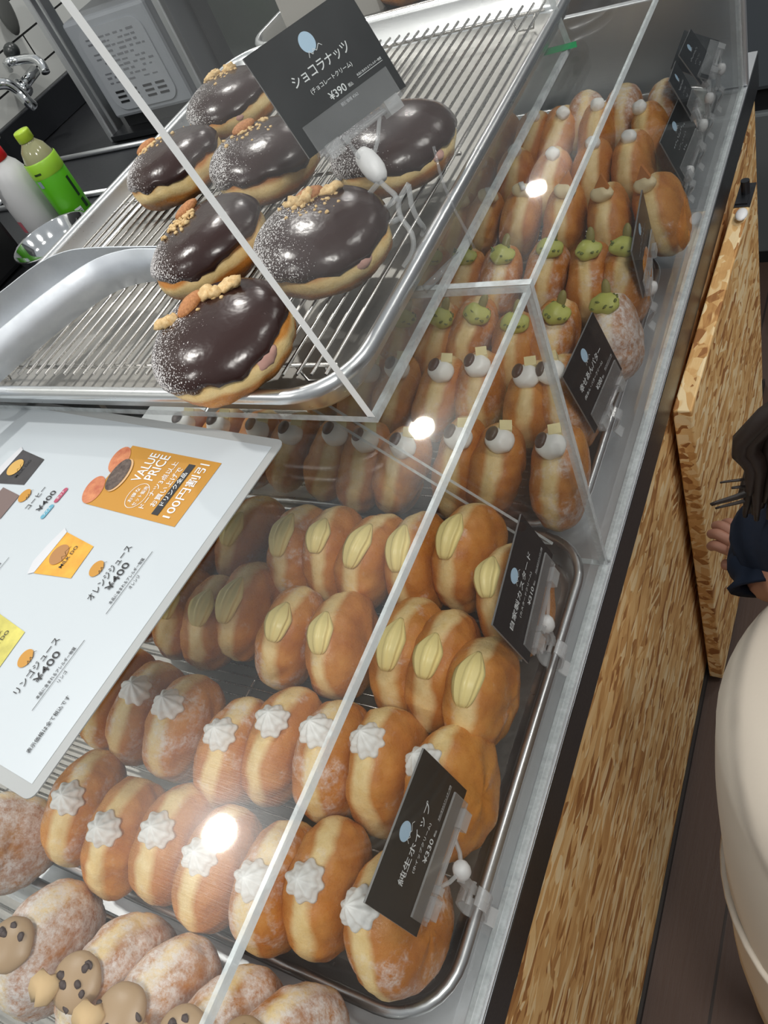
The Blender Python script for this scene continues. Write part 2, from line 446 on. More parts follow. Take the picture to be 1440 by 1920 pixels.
bm = bmesh.new(); flat_ = [on(px, py, ZR+.0064) - Vector((-.5,.53,ZR)) for px, py in ((1008,108),(1014,94),(1080,77),(1082,88))]
bm.faces.new([bm.verts.new(p) for p in flat_]); obj('green_tape', bm, mat('green_tape', (.02,.26,.09), .4), sh_, smooth=False)
# ------------------------------------------------------------------ trays and racks
def rrect(x0, x1, y0, y1, r, seg=8):
    pts = []
    for cx, cy, a0 in ((x1-r, y0+r, -90), (x1-r, y1-r, 0), (x0+r, y1-r, 90), (x0+r, y0+r, 180)):
        for i in range(seg+1):
            a = R_(a0 + 90*i/seg); pts.append((cx + r*math.cos(a), cy + r*math.sin(a)))
    return pts
def tray(label, x0, x1, y0, y1, z, hgt, r=.055, group=None, rotz=0):
    """x0..y1 = outer rim"""
    cx, cy = (x0+x1)/2, (y0+y1)/2
    o = thing('baking_tray', label, 'tray', (cx, cy, z), rotz, group)
    x0, x1, y0, y1 = x0-cx, x1-cx, y0-cy, y1-cy
    # profile: inset from the outer rim, height
    prof = [(.026, .0008), (.0195, .0016), (.016, .005), (.0105, hgt-.005), (.0088, hgt-.0012), (.0065, hgt), (.0028, hgt-.0005), (.0004, hgt-.004), (.0012, hgt-.0078), (.0045, hgt-.0088), (.009, hgt-.008), (.0125, .006), (.0185, 0)]
    bm = bmesh.new(); rings = []
    for ins, zz in prof:
        rings.append([bm.verts.new((px, py, zz)) for px, py in rrect(x0+ins, x1-ins, y0+ins, y1-ins, max(r-ins, .008))])
    n = len(rings[0])
    for A, B in zip(rings, rings[1:]):
        for i in range(n): bm.faces.new((A[i], A[(i+1) % n], B[(i+1) % n], B[i]))
    bm.faces.new(rings[0]).material_index = 1; bm.faces.new(rings[-1][::-1])
    b = obj('pan', bm, [ALU, PANF], o); auto(b, 50)
    return o
def rack(label, x0, x1, y0, y1, z, along, pitch, r=.0013, group=None, bars=3):
    cx, cy = (x0+x1)/2, (y0+y1)/2
    o = thing('cooling_rack', label, 'rack', (cx, cy, z), 0, group)
    x0, x1, y0, y1 = x0-cx, x1-cx, y0-cy, y1-cy; top = .0195
    bm = bmesh.new()
    def bar(p, q):
        b2 = bmesh.new(); tube(b2, [p, q], r*1.25, 6); obj('cross_bar', b2, WIRE, o)
    if along == 'X':
        n = int((y1-y0)/pitch)
        for i in range(n+1):
            y = y0 + (y1-y0)*i/n; tube(bm, [(x0, y, top-r), (x1, y, top-r)], r, 6)
        for i in range(bars):
            x = x0+.012 + (x1-x0-.024)*i/(bars-1); bar((x, y0-.002, top-3.2*r), (x, y1+.002, top-3.2*r))
        feet = [(x, y) for x in (x0+.012, x1-.012) for y in (y0+.02, y1-.02)]
    else:
        n = int((x1-x0)/pitch)
        for i in range(n+1):
            x = x0 + (x1-x0)*i/n; tube(bm, [(x, y0, top-r), (x, y1, top-r)], r, 6)
        for i in range(bars):
            y = y0+.012 + (y1-y0-.024)*i/(bars-1); bar((x0-.002, y, top-3.2*r), (x1+.002, y, top-3.2*r))
        feet = [(x, y) for x in (x0+.02, x1-.02) for y in (y0+.012, y1-.012)]
    obj('wire_grid', bm, WIRE, o)
    for fx, fy in feet:
        bm = bmesh.new(); tube(bm, [(fx-.012, fy, top-.005), (fx-.008, fy, .0015), (fx+.008, fy, .0015), (fx+.012, fy, top-.005)], .0011, 6)
        obj('foot', bm, WIRE, o)
    return o
XL = -.80
tray('long metal tray holding the powdered coffee-cream doughnuts, nearest the bottom', XL, -.211, -.443, -.005, Z0, .030)
tray('long metal tray holding rows of whipped-cream and custard doughnuts', XL, -.2105, .008, .4425, Z0, .030)
tray('long metal tray holding rows of bean-and-butter and pistachio doughnuts', XL, -.228, .4445, .886, Z0, .030)
tray('long metal tray at the far end holding cream-ball doughnuts', XL, -.226, .890, 1.288, Z0, .030)
tray('raised metal tray of chocolate nut doughnuts with tongs in it', -.705, -.2655, .281, .872, ZR+.0065, .030, .05)
tray('second raised metal tray beyond the chocolate doughnuts, cut by the top of the picture', -.705, -.2655, .880, 1.28, ZR+.0015, .030, .05)
rack('wire rack under the coffee-cream doughnuts', XL+.03, -.245, -.41, -.038, Z0+.0018, 'X', .0105)
rack('wire rack under the whipped-cream and custard doughnuts', XL+.03, -.245, .04, .41, Z0+.0018, 'X', .0105)
rack('wire rack under the bean-and-butter and pistachio doughnuts', XL+.03, -.262, .478, .852, Z0+.0018, 'X', .0105)
rack('wire rack under the cream-ball doughnuts', XL+.03, -.26, .925, 1.255, Z0+.0018, 'X', .0105)
rack('wire rack under the chocolate nut doughnuts', -.672, -.297, .312, .822, ZR+.0083, 'Y', .0112)

# ------------------------------------------------------------------ doughnuts
R0, H0 = .0500, .0260
def bun_bm(seed, R=R0, H=H0, seam=.6):
    bm = bmesh.new(); U, V = 72, 34; rnd = random.Random(seed)
    off = Vector((rnd.uniform(0, 50), rnd.uniform(0, 50), rnd.uniform(0, 50)))
    ex = rnd.uniform(.94, 1.03); asym = rnd.uniform(-.06, .06)
    rings = []
    for i in range(V+1):
        ph = -math.pi/2 + math.pi*i/V; s, c = math.sin(ph), math.cos(ph)
        rr = R * (max(c, 0)**.72); zz = H * (abs(s)**.86) * (1 if s > 0 else -1)
        if i in (0, V): rings.append([bm.verts.new((0, 0, zz*.94))]); continue
        row = []
        for k in range(U):
            a = 2*math.pi*k/U
            p = Vector((math.cos(a)*rr*ex, math.sin(a)*rr/ex, zz*(1 + asym*math.cos(a))))
            n1 = noise.noise(p*26 + off); n2 = noise.noise(p*75 + off)
            groove = 1 - .018*seam*math.exp(-((abs(zz)-.0065)/.003)**2)
            # wrinkles radiate from the rim
            wr = .020*math.sin(9*a + 7*n1)*(.4+noise.noise(p*40+off*2))*math.exp(-((abs(zz)-.014)/.008)**2)
            rg = 1 - abs(noise.noise(Vector((math.cos(a)*3.2, math.sin(a)*3.2, zz*34)) + off*3))*3.2
            crease = -.028*max(0, rg)*math.exp(-((abs(zz)-.012)/.009)**2)
            p = p * (1 + .065*n1 + .024*n2) * groove * (1 + wr + crease)
            p.z += .0025*noise.noise(Vector((math.cos(a)*1.6, math.sin(a)*1.6, 0)) + off)
            row.append(bm.verts.new(p))
        rings.append(row)
    for A, B in zip(rings, rings[1:]):
        for k in range(U):
            k2 = (k+1) % U
            if len(A) == 1: bm.faces.new((A[0], B[k2], B[k]))
            elif len(B) == 1: bm.faces.new((A[k], A[k2], B[0]))
            else: bm.faces.new((A[k], A[k2], B[k2], B[k]))
    return bm
def mesh_of(name, bm, m):
    me = bpy.data.meshes.new(name); bmesh.ops.recalc_face_normals(bm, faces=bm.faces); bm.to_mesh(me); bm.free()
    for p in me.polygons: p.use_smooth = True
    for mm in (m if isinstance(m, list) else [m]): me.materials.append(mm)
    return me
BUNS = {m.name: [mesh_of('bun', bun_bm(100*j + i), m) for i in range(6)] for j, m in enumerate((DOUGH, DOUGH_S, DOUGH_P, DOUGH_K))}

# toppings, in doughnut space: X = out through the rim where the cream comes out, Z = the doughnut's axis, Y = along the rim
def rosette(seed):
    bm = bmesh.new(); rnd = random.Random(seed); tw = rnd.uniform(.5, 1.1)
    prof = [(.004, -.002), (.0118, .0005), (.0138, .003), (.0132, .0055), (.0118, .0070), (.0112, .0088), (.0106, .0108), (.0088, .0128), (.0072, .0140), (.0062, .0158), (.0038, .0180), (.0014, .0196), (0, .0202)]
    lathe(bm, prof, (R0-.003, 0, 0), 64, 0, ax=(1,0,0), fn=lambda a, z, r: 1 + .05*math.sin(3*a+seed) + (.105 if z > 0 else 0)*math.copysign(abs(math.cos(8*a + tw*z*60))**.8, math.cos(8*a + tw*z*60)) * (1 if r > .002 else 0))
    return bm
def tongue(seed):
    bm = bmesh.new(); rnd = random.Random(seed); L = rnd.uniform(.34, .46); rings = []; N = 14; S = 28
    sk = rnd.uniform(-.12, .12)
    for i in range(N+1):
        f = i/N; t = (f-.5)*2*L
        wd = .0105*(max(0, math.sin(math.pi*min(1, (f*.80+.05))))**.45) if f > 0 else .004
        if f > .55: wd *= 1 - .75*((f-.55)/.45)**1.3
        hh = wd*.72; rad = R0 + .0008 + (.004*(1-abs(f-.35)*1.4))
        c = Vector((math.cos(-t)*rad, math.sin(-t)*rad, sk*.012*f)); er = Vector((math.cos(-t), math.sin(-t), 0))
        row = []
        for k_ in range(S):
            a = 2*math.pi*k_/S; rib = 1 + .17*math.cos(8*a)
            row.append(bm.verts.new(c + er*(math.sin(a)*hh*rib) + ZA*(math.cos(a)*wd*rib)))
        rings.append(row)
    for A, B in zip(rings, rings[1:]):
        for k_ in range(S): bm.faces.new((A[k_], A[(k_+1) % S], B[(k_+1) % S], B[k_]))
    bm.faces.new(rings[0]); bm.faces.new(rings[-1][::-1]); return bm
def blob(rx, ry, rz, out=.004, seed=0, bump=.12):
    bm = bmesh.new(); ell(bm, (R0+out, 0, 0), XA, YA, ZA, rx, ry, rz, 22, 14, 0, bump, seed); return bm
def one(fn):
    bm = bmesh.new(); fn(bm); return bm
ROS = [mesh_of('cream_rosette', rosette(i), WHIP) for i in range(4)]
TNG = [mesh_of('custard_cream', tongue(i), CUST) for i in range(5)]
EYE = [mesh_of('cream_ball', blob(.010, .0135, .0135, .004, i), MILKC) for i in range(3)]
BEANM = mesh_of('bean', one(lambda b: ell(b, (R0+.0105, -.001, -.0085), Vector((.8,0,-.6)), YA, Vector((.6,0,.8)), .0045, .0085, .0065, 14, 9)), BEAN)
BUTM = mesh_of('butter_cube', one(lambda b: obox(b, (R0+.009, -.0125, .002), XA, (YA+ZA*.25).normalized(), (ZA-YA*.25).normalized(), .0075, .011, .0115)), BUTTER)
for p in BUTM.polygons: p.use_smooth = False
PIS = [mesh_of('pistachio_cream', blob(.009, .0125, .0145, .004, 5+i, .22), PISTA) for i in range(3)]
def chips(b, seed, rx, ry, rz, n, s):
    r = random.Random(seed)
    for _ in range(n):
        a = r.uniform(-1.1, 1.1); e2 = r.uniform(-1.1, 1.1)
        d = Vector((math.cos(a)*math.cos(e2), math.sin(a)*math.cos(e2), math.sin(e2)))
        c = Vector((R0+.004 + d.x*rx, d.y*ry, d.z*rz)); q = Matrix.Rotation(r.uniform(0, 3), 3, 'X')
        ell(b, c, d, (q@YA), (q@ZA), s*.5, s*r.uniform(.6, 1.1), s*r.uniform(.8, 1.3), 7, 5, 0, .3, r.random()*9)
PCH = [mesh_of('pistachio_chips', one(lambda b: chips(b, 20+i, .009, .0125, .0145, 8, .0022)), PCHIP) for i in range(3)]
PSD = mesh_of('pistachio_nut', one(lambda b: ell(b, (R0+.012, -.012, .002), Vector((.75,-.6,0)).normalized(), Vector((.6,.75,0)).normalized(), ZA, .0105, .0035, .0048, 12, 8)), PSEED)
BAL = [mesh_of('cream_ball', blob(.0085, .0095, .0095, .003, 11+i, .16), MILKC) for i in range(3)]
WED = mesh_of('fruit_wedge', one(lambda b: prism(b, [(R0+.004,-.004,-.012),(R0+.010,-.0035,.010),(R0+.018,-.020,.001)], (.3,.9,0), .006, 0, 0)), APRI)
for p in WED.polygons: p.use_smooth = False
CRES = mesh_of('pale_cream', blob(.008, .010, .014, .004, 31, .15), mat('butter_cream', (.80,.66,.40), .45))
CHP = mesh_of('white_chip', one(lambda b: obox(b, (R0+.0115, .001, -.001), XA, (YA+ZA*.5).normalized(), (ZA-YA*.5).normalized(), .003, .013, .006)), MILKC)
TANM = [mesh_of('coffee_cream', blob(.0068, .0190, .0185, .003, 41+i, .09), TAN) for i in range(3)]
TCH = [mesh_of('chocolate_chips', one(lambda b: chips(b, 57+i, .0060, .0165, .0165, 7, .0030)), CHIP) for i in range(3)]
COO = mesh_of('cookie_piece', one(lambda b: (ell(b, (R0+.0085, .012, -.0165), XA, YA, ZA, .0065, .0125, .0105, 7, 5, 0, .75, 3))), COOKIE)

def doughnut(name, label, group, cream, bunset, parts, axis, cdir, zc, scale=1.0, rnd=random, base=Z0):
    """cream: point (x, y) at which the cream sits; zc: height of the doughnut's centre"""
    a = Vector(axis).normalized(); c = Vector(cdir); c = (c - a*c.dot(a)).normalized(); b = a.cross(c)
    ctr = Vector((cream[0], cream[1], zc)) - Vector((c.x, c.y, 0))*R0*scale
    o = thing(name, label, 'doughnut', (ctr.x, ctr.y, zc - R0*scale), 0, group)
    Mx = Matrix(((c.x, b.x, a.x, 0), (c.y, b.y, a.y, 0), (c.z, b.z, a.z, R0*scale), (0,0,0,1))) @ Matrix.Scale(scale, 4)
    for i, me in enumerate([rnd.choice(BUNS[bunset])] + parts):
        ch = bpy.data.objects.new(me.name.split('.')[0], me); COL.objects.link(ch); ch.parent = o
        ch.matrix_basis = Mx if i else Mx @ Matrix.Rotation(rnd.uniform(0, 6.28), 4, 'Z')
    return o
ORD = ['first', 'second', 'third', 'fourth', 'fifth', 'sixth', 'seventh', 'eighth', 'ninth', 'tenth', 'eleventh', 'twelfth']
ZD = Z0 + .0215 + R0 - .002      # centre height of a doughnut standing on a rack
def row(px, axf, cdir, name, what, rowtxt, group, bunf, partf, zoff=0, scl=1.0):
    """px: pixel of each cream, from the customer side inwards"""
    for i, (x, y) in enumerate(px):
        r = random.Random(hash((name, rowtxt, i)) & 0xffff if False else (len(rowtxt)*131 + i*17 + len(name)))
        ax, cd = axf(i, r), cdir(i, r)
        p = on(x, y, ZD + zoff + .75*R0)
        vw = (Vector((0, 0, CZ)) - p).normalized(); best = None
        for q in range(-60, 46):       # lean the doughnut until its face turns this far towards the customer
            a = Vector((1, ax[1], q*.01)).normalized(); er = abs(a.dot(vw) - ax[2])
            if best is None or er < best[0]: best = (er, a)
        a = best[1]; ax = a; c = Vector(cd); c = (c - a*c.dot(a)).normalized()
        p = on(x, y, ZD + zoff + c.z*R0*scl)
        lab = '%s, %s from clear front, %s' % (what, ORD[i], rowtxt)
        doughnut(name, lab, group, (p.x, p.y), bunf(i, r), partf(i, r), ax, cd, ZD+zoff, scl, r)
def j(r, s): return r.uniform(-s, s)

# whipped-cream doughnuts
wax = lambda i, r: (1, .05 + j(r, .12), (.40 if i else .52) + j(r, .07))
wcd = lambda i, r: (0, -.10 + j(r, .07), .99)
wcd2 = lambda i, r: (0, .03 + j(r, .07), 1)
ccd1 = lambda i, r: (0, -.20 + j(r, .08), .97)
ccd2 = lambda i, r: (0, -.22 + j(r, .08), .94)
wb = lambda i, r: 'sugared_dough' if r.random() < .5 else 'golden_dough'
row([(676,1704),(573,1652),(475,1650),(376,1605),(295,1557),(196,1555),(128,1497)], wax, wcd, 'whipped_cream_doughnut',
    'white-rosette doughnut', 'nearer whipped-cream row', 'whipped-cream doughnuts', wb, lambda i, r: [r.choice(ROS)])
row([(795,1432),(690,1390),(594,1372),(510,1352),(413,1377),(316,1322),(255,1295),(196,1265)], wax, wcd2, 'whipped_cream_doughnut',
    'white-rosette doughnut', 'farther whipped-cream row', 'whipped-cream doughnuts', wb, lambda i, r: [r.choice(ROS)])
# custard doughnuts
cb = lambda i, r: 'sugared_dough' if r.random() < .25 else 'golden_dough'
row([(880,1270),(806,1228),(735,1205),(603,1185),(525,1165),(432,1122),(380,1138),(318,1125),(262,1098)], lambda i, r: (1, .05+j(r,.12), (.32 if i == 0 else .36 if i == 1 else .40)+j(r,.08)), ccd1, 'custard_doughnut',
    'yellow-custard doughnut', 'nearer custard row', 'custard doughnuts', cb, lambda i, r: [r.choice(TNG)])
row([(918,1080),(845,1002),(748,1025),(672,1020),(598,1003),(530,1000),(437,990),(372,982)], lambda i, r: (1, .0+j(r,.12), (.50 if i == 0 else .46)+j(r,.06)), ccd2, 'custard_doughnut',
    'yellow-custard doughnut', 'farther custard row', 'custard doughnuts', cb, lambda i, r: [r.choice(TNG)])
# bean and butter doughnuts
eax = lambda i, r: (1, .08 + j(r, .08), (.13 if i else .24) + j(r, .07))
ecd = lambda i, r: (0, -.15 + j(r, .06), .98)
ep = lambda i, r: [r.choice(EYE), BEANM, BUTM]
gb = lambda i, r: 'sugared_dough' if (i == 0 or r.random() < .2) else 'golden_dough'
row([(1035,840),(937,830),(860,825),(755,840),(685,830),(628,818),(545,815),(483,808),(410,800),(345,797)], eax, ecd, 'bean_and_butter_doughnut',
    'white-cream, bean and butter doughnut', 'nearer bean row', 'bean and butter doughnuts', gb, ep)
row([(1036,702),(988,710),(896,690),(827,700),(745,695),(690,700),(625,690)], eax, ecd, 'bean_and_butter_doughnut',
    'white-cream, bean and butter doughnut', 'farther bean row', 'bean and butter doughnuts', gb, ep)
# pistachio doughnuts
pp = lambda i, r: [r.choice(PIS), r.choice(PCH), PSD]
pb = lambda i, r: 'powdered_dough' if i == 0 else ('sugared_dough' if r.random() < .5 else 'golden_dough')
row([(1135,575),(1042,592),(965,610),(893,592),(825,600),(755,600),(690,605)], eax, ecd, 'pistachio_doughnut',
    'green pistachio-cream doughnut', 'nearer pistachio row', 'pistachio doughnuts', pb, pp)
row([(1170,468),(1103,474),(1030,470),(941,482),(870,485),(806,484)], eax, ecd, 'pistachio_doughnut',
    'green pistachio-cream doughnut', 'farther pistachio row', 'pistachio doughnuts', lambda i, r: 'sugared_dough' if r.random() < .4 else 'golden_dough', pp)
# far tray
row([(1212,350),(1130,368),(1060,362),(980,362),(915,372),(862,380)], eax, ecd, 'butter_cream_doughnut',
    'pale-cream doughnut', 'nearest row of the far tray', 'butter cream doughnuts', lambda i, r: 'golden_dough', lambda i, r: [CRES, WED] if i < 3 else [CRES, CHP])
row([(1180,260),(1112,272),(1036,292),(965,287),(900,308)], eax, ecd, 'cream_ball_doughnut',
    'small white cream-ball doughnut', 'middle row of the far tray', 'cream ball doughnuts', lambda i, r: 'golden_dough', lambda i, r: [r.choice(BAL)])
row([(1200,205),(1120,200),(1055,215),(1000,222),(940,225)], eax, ecd, 'cream_ball_doughnut',
    'small white cream-ball doughnut', 'farther row of the far tray', 'cream ball doughnuts', lambda i, r: 'golden_dough', lambda i, r: [r.choice(BAL)])
row([(1235,165),(1165,170),(1100,178)], eax, ecd, 'pink_sugar_doughnut',
    'pinkish sugared doughnut', 'last row of the far tray', 'pink sugar doughnuts', lambda i, r: 'pink_sugar_dough', lambda i, r: [])
# coffee-cream doughnuts
kp = lambda i, r: [r.choice(TANM), r.choice(TCH), COO]
row([(455,1975),(345,1950),(232,1900),(148,1842),(25,1770)], lambda i, r: (1, -.10+j(r,.08), .50+j(r,.06)), wcd, 'coffee_cream_doughnut',
    'powdered tan-cream doughnut with cookie', 'coffee-cream tray', 'coffee cream doughnuts', lambda i, r: 'powdered_dough', kp, 0, 1.04)
for i, (x, y) in enumerate([(-.66, -.022), ]):
    r = random.Random(5); doughnut('coffee_cream_doughnut', 'heavily powdered doughnut leaning at the left picture edge behind the coffee-cream ones', 'coffee cream doughnuts', (x, y), 'powdered_dough', [], (1,-.3,.35), (0,-.6,.8), ZD, 1.0, r)

# chocolate nut doughnuts, lying flat
def glaze_bm(seed, R, H):
    bm = bmesh.new(); rnd = random.Random(seed); U, V = 64, 18; off = Vector((rnd.uniform(0, 40), rnd.uniform(0, 40), 3))
    rings = []
    for i in range(V+1):
        f = i/V; row = []
        for k_ in range(U):
            a = 2*math.pi*k_/U; d = Vector((math.cos(a), math.sin(a), 0))
            drip = noise.noise(d*1.4 + off)*.20 + noise.noise(d*4.5 + off)*.12
            low = .17 + drip*1.15
            if f == 1: ph = math.pi/2
            else: ph = low + (math.pi/2 - low)*(f**.9)
            rr = R*(max(math.cos(ph), 0)**.72); s = math.sin(ph); zz = H*(abs(s)**.86)*(1 if s > 0 else -1)
            p = Vector((d.x*rr, d.y*rr, zz))
            th = .0005 if i == 0 else .0026
            p = p*(1 + .05*noise.noise(p*20 + off)*min(1, f*3))
            nrm = Vector((d.x*math.cos(ph), d.y*math.cos(ph), math.sin(ph)*1.3)).normalized()
            row.append(p + nrm*th)
        rings.append([bm.verts.new(sum(row, Vector())/U)] if i == V else [bm.verts.new(p) for p in row])
    for A, B in zip(rings, rings[1:]):
        for k_ in range(U):
            k2 = (k_+1) % U
            if len(B) == 1: bm.faces.new((A[k_], A[k2], B[0]))
            else: bm.faces.new((A[k_], A[k2], B[k2], B[k_]))
    return bm
RC, HC = .0490, .0245
CH_BASE = ZR + .0083 + .0195
def surf(x, y):   # glaze height over the doughnut's middle
    rr = min(math.hypot(x, y)/RC, .98); c = rr**(1/.72); return HC*(max(0, 1-c*c)**.43) + .002
def choc(px, py, label, seed, tilt=(0, 0), nuts=(), crumbs=(0, 0, .012, 30), fill=None, lift=0):
    rnd = random.Random(seed); zc = CH_BASE + HC - .002 + lift
    p = on(px, py, zc + .004)
    o = thing('chocolate_nut_doughnut', label, 'doughnut', (p.x, p.y, zc - HC), 0, 'chocolate nut doughnuts')
    Mx = Matrix.Translation((0, 0, HC)) @ Matrix.Rotation(R_(tilt[0]), 4, 'X') @ Matrix.Rotation(R_(tilt[1]), 4, 'Y')
    def add(name, bm, m):
        c = obj(name, bm, m, o); c.matrix_basis = Mx; return c
    add('bun', bun_bm(500+seed, RC*.985, HC*.97), DOUGH_C)
    add('chocolate_glaze', glaze_bm(seed, RC, HC), GLAZE)
    for kind, x, y, ang in nuts:
        bm = bmesh.new(); z = surf(x, y) + .0022; u = Vector((math.cos(ang), math.sin(ang), .1)).normalized(); v = ZA.cross(u).normalized(); n_ = u.cross(v)
        if kind == 'a': ell(bm, (x, y, z), u, v, n_, .0115, .0066, .0042, 16, 10, 0, .08, seed); add('almond', bm, ALMOND)
        else:
            ell(bm, (x, y, z), u, v, n_, .0074, .0054, .0038, 16, 10, 0, .7, seed + ang); ell(bm, Vector((x, y, z)) + u*.005, u, v, n_, .0048, .0042, .0038, 12, 8, 0, .8, seed+ang+4); add('walnut', bm, WALNUT)
    cx, cy, sp, n = crumbs
    if n:
        bm = bmesh.new()
        for _ in range(n):
            x, y = rnd.gauss(cx, sp*.6), rnd.gauss(cy, sp*.6)
            if math.hypot(x, y) > RC*.9: continue
            s = rnd.uniform(.0007, .0022); ell(bm, (x, y, surf(x, y)+s*.4), XA, YA, ZA, s, s*rnd.uniform(.7, 1.2), s*.8, 7, 5, 0, .6, rnd.random()*20)
        c = add('nut_crumbs', bm, WALNUT); c['kind'] = 'stuff'
    if fill:
        bm = bmesh.new(); a, s = fill; d = Vector((math.cos(a), math.sin(a), 0)); ell(bm, d*(RC*.945) + ZA*.003, d, ZA, d.cross(ZA), .004, .0055*s, .008*s, 14, 9, 0, .35, seed); add('cream_filling', bm, PINKC)
    return o
DOUGH_C = dough('glazed_bun_dough', .0, 1.05, .72)
choc(418, 636, 'nearest chocolate doughnut, alone in front, with almond and three walnut pieces', 1, (4, 0), [('a', -.016, .008, 1.3), ('w', -.006, .016, .2), ('w', .006, .024, .6), ('w', -.030, -.006, .4)], (-.012, .012, .016, 8), (-.35, 1.1))
choc(604, 450, 'chocolate doughnut with a big nut cluster, just below the clear card clip', 2, (0, 6), [('a', -.012, .018, .7), ('w', -.020, .010, 0), ('w', .002, .024, .5), ('w', -.012, .013, 1)], (-.008, .012, .016, 60), (-.5, 1.0))
choc(392, 458, 'chocolate doughnut with one upright almond, touching the steel tongs', 3, (0, -8), [('a', -.020, .020, 1.1)], (-.014, .000, .012, 70), None, .004)
choc(738, 272, 'chocolate doughnut behind the card clip, next to the tray edge', 4, (0, 4), [('w', -.022, .026, .2)], (-.02, .02, .012, 40), (-.4, .8))
choc(497, 298, 'chocolate doughnut with an almond, half behind the chocolate card', 5, (0, 4), [('a', -.018, .012, .9)], (-.012, .010, .016, 50), None)
choc(330, 310, 'leftmost chocolate doughnut, next to the far tray rim', 6, (0, -6), [('a', -.030, .010, .9)], (-.020, .006, .014, 60), None)
choc(436, 190, 'farthest chocolate doughnut, beside the upper left corner of the chocolate card', 7, (0, 0), [('w', -.020, .012, .4), ('w', -.004, .020, .1)], (-.010, .012, .014, 50), (-.9, .7))
for i, (x, y) in enumerate(((-.47, 1.0), (-.36, 1.02))):
    doughnut('plain_doughnut', ['plain brown doughnut in the second raised tray, cut by the top picture edge', 'plain brown doughnut in the second raised tray, nearer the clear pane'][i], 'plain doughnuts', (x, y), 'golden_dough', [], (.1, 0, 1), (1, 0, 0), ZR+.004+H0, 1.0, random.Random(i))

# ------------------------------------------------------------------ tongs lying in the raised tray
def ribbon(bm, tops, z0, z1, bulge, th=.0014):
    n = len(tops); S = 7; rings = []
    for i, (x, y) in enumerate(tops):
        d = Vector((tops[min(i+1, n-1)][0]-tops[max(i-1, 0)][0], tops[min(i+1, n-1)][1]-tops[max(i-1, 0)][1], 0)).normalized()
        nn = Vector((d.y, -d.x, 0)); row = []
        for sgn in (1, -1):
            for j_ in range(S):
                f = j_/(S-1) if sgn == 1 else 1 - j_/(S-1)
                row.append(bm.verts.new(Vector((x, y, z0[i] + (z1[i]-z0[i])*f)) + nn*(bulge*math.sin(math.pi*f)*(1) + sgn*th/2)))
        rings.append(row)
    m = len(rings[0])
    for A, B in zip(rings, rings[1:]):
        for k_ in range(m): bm.faces.new((A[k_], A[(k_+1) % m], B[(k_+1) % m], B[k_]))
    bm.faces.new(rings[0][::-1]); bm.faces.new(rings[-1])
def smooth_path(pts, n=24):
    out = []
    P = [Vector(p) for p in pts]; P = [P[0]*2-P[1]] + P + [P[-1]*2-P[-2]]
    for i in range(1, len(P)-2):
        for k_ in range(n//(len(P)-3)+1):
            t = k_/(n//(len(P)-3)+1); a, b, c, d = P[i-1], P[i], P[i+1], P[i+2]
            out.append(.5*((2*b) + (c-a)*t + (2*a-5*b+4*c-d)*t*t + (3*b-a-3*c+d)*t**3))
    out.append(P[-2]); return out
zt0, zt1 = CH_BASE + .001, CH_BASE + .033
tg = thing('serving_tongs', 'broad curved steel tongs lying on the wire rack left of the chocolate doughnuts', 'tongs', (-.6, .42, CH_BASE))
off = Vector((-.6, .42, CH_BASE))
near = smooth_path([on(px, py, zt1) for px, py in ((-150,745),(-60,668),(0,617),(83,550),(167,492),(233,469),(296,466))])
far_ = smooth_path([on(px, py, zt1) for px, py in ((-150,640),(-60,590),(0,548),(67,497),(120,472),(180,464),(296,462))])
for nm, path, bl in (('arm', near, .006), ('arm', far_, -.003)):
    bm = bmesh.new(); n = len(path)
    lows = [zt0 + (.006 if i > n-4 else 0) for i in range(n)]
    ribbon(bm, [(p.x-off.x, p.y-off.y) for p in path], [l-off.z for l in lows], [zt1-off.z]*n, bl)
    auto(obj(nm, bm, TONG, tg), 50)
bm = bmesh.new(); a, b = near[0], far_[0]; mid = (a+b)/2; dd = (a-b)/2; out = (near[0]-near[3]).normalized()
arc = [mid + dd*math.cos(t) + out*dd.length*math.sin(t) for t in [math.pi*k_/12 for k_ in range(13)]]
ribbon(bm, [(p.x-off.x, p.y-off.y) for p in arc], [zt0-off.z]*13, [zt1-off.z]*13, 0); obj('bend', bm, TONG, tg)

# ------------------------------------------------------------------ writing
def text_mesh(s):
    c = bpy.data.curves.new('t', 'FONT'); c.body = s; c.resolution_u = 3; c.offset = .008
    o = bpy.data.objects.new('t', c); COL.objects.link(o); bpy.context.view_layer.update()
    me = bpy.data.meshes.new_from_object(o.evaluated_get(bpy.context.evaluated_depsgraph_get()))
    bpy.data.objects.remove(o); bpy.data.curves.remove(c)
    me.materials.clear(); return me
def write(s, x0, x1, y0, y1, z, m, parent, bold=0, name='lettering', skew=0):
    """lettering set into the box x0..x1, y0..y1 of its parent's face"""
    me = text_mesh(s); xs = [v.co.x for v in me.vertices]; ys = [v.co.y for v in me.vertices]
    ax, bx, ay, by = min(xs), max(xs), min(ys), max(ys)
    for v in me.vertices:
        fx = (v.co.x-ax)/(bx-ax); fy = (v.co.y-ay)/(by-ay)
        v.co = (x0 + (x1-x0)*fx, y0 + (y1-y0)*fy, z)
    return link(name, me, m, parent)
def flat(bm, pts, z, m=0):
    f = bm.faces.new([bm.verts.new((x, y, z)) for x, y in pts]); f.material_index = m
    return f
def disc(cx, cy, rx, ry, ang=0, n=28):
    ca, sa = math.cos(ang), math.sin(ang)
    return [(cx + rx*math.cos(t)*ca - ry*math.sin(t)*sa, cy + rx*math.cos(t)*sa + ry*math.sin(t)*ca) for t in (2*math.pi*k_/n for k_ in range(n))]
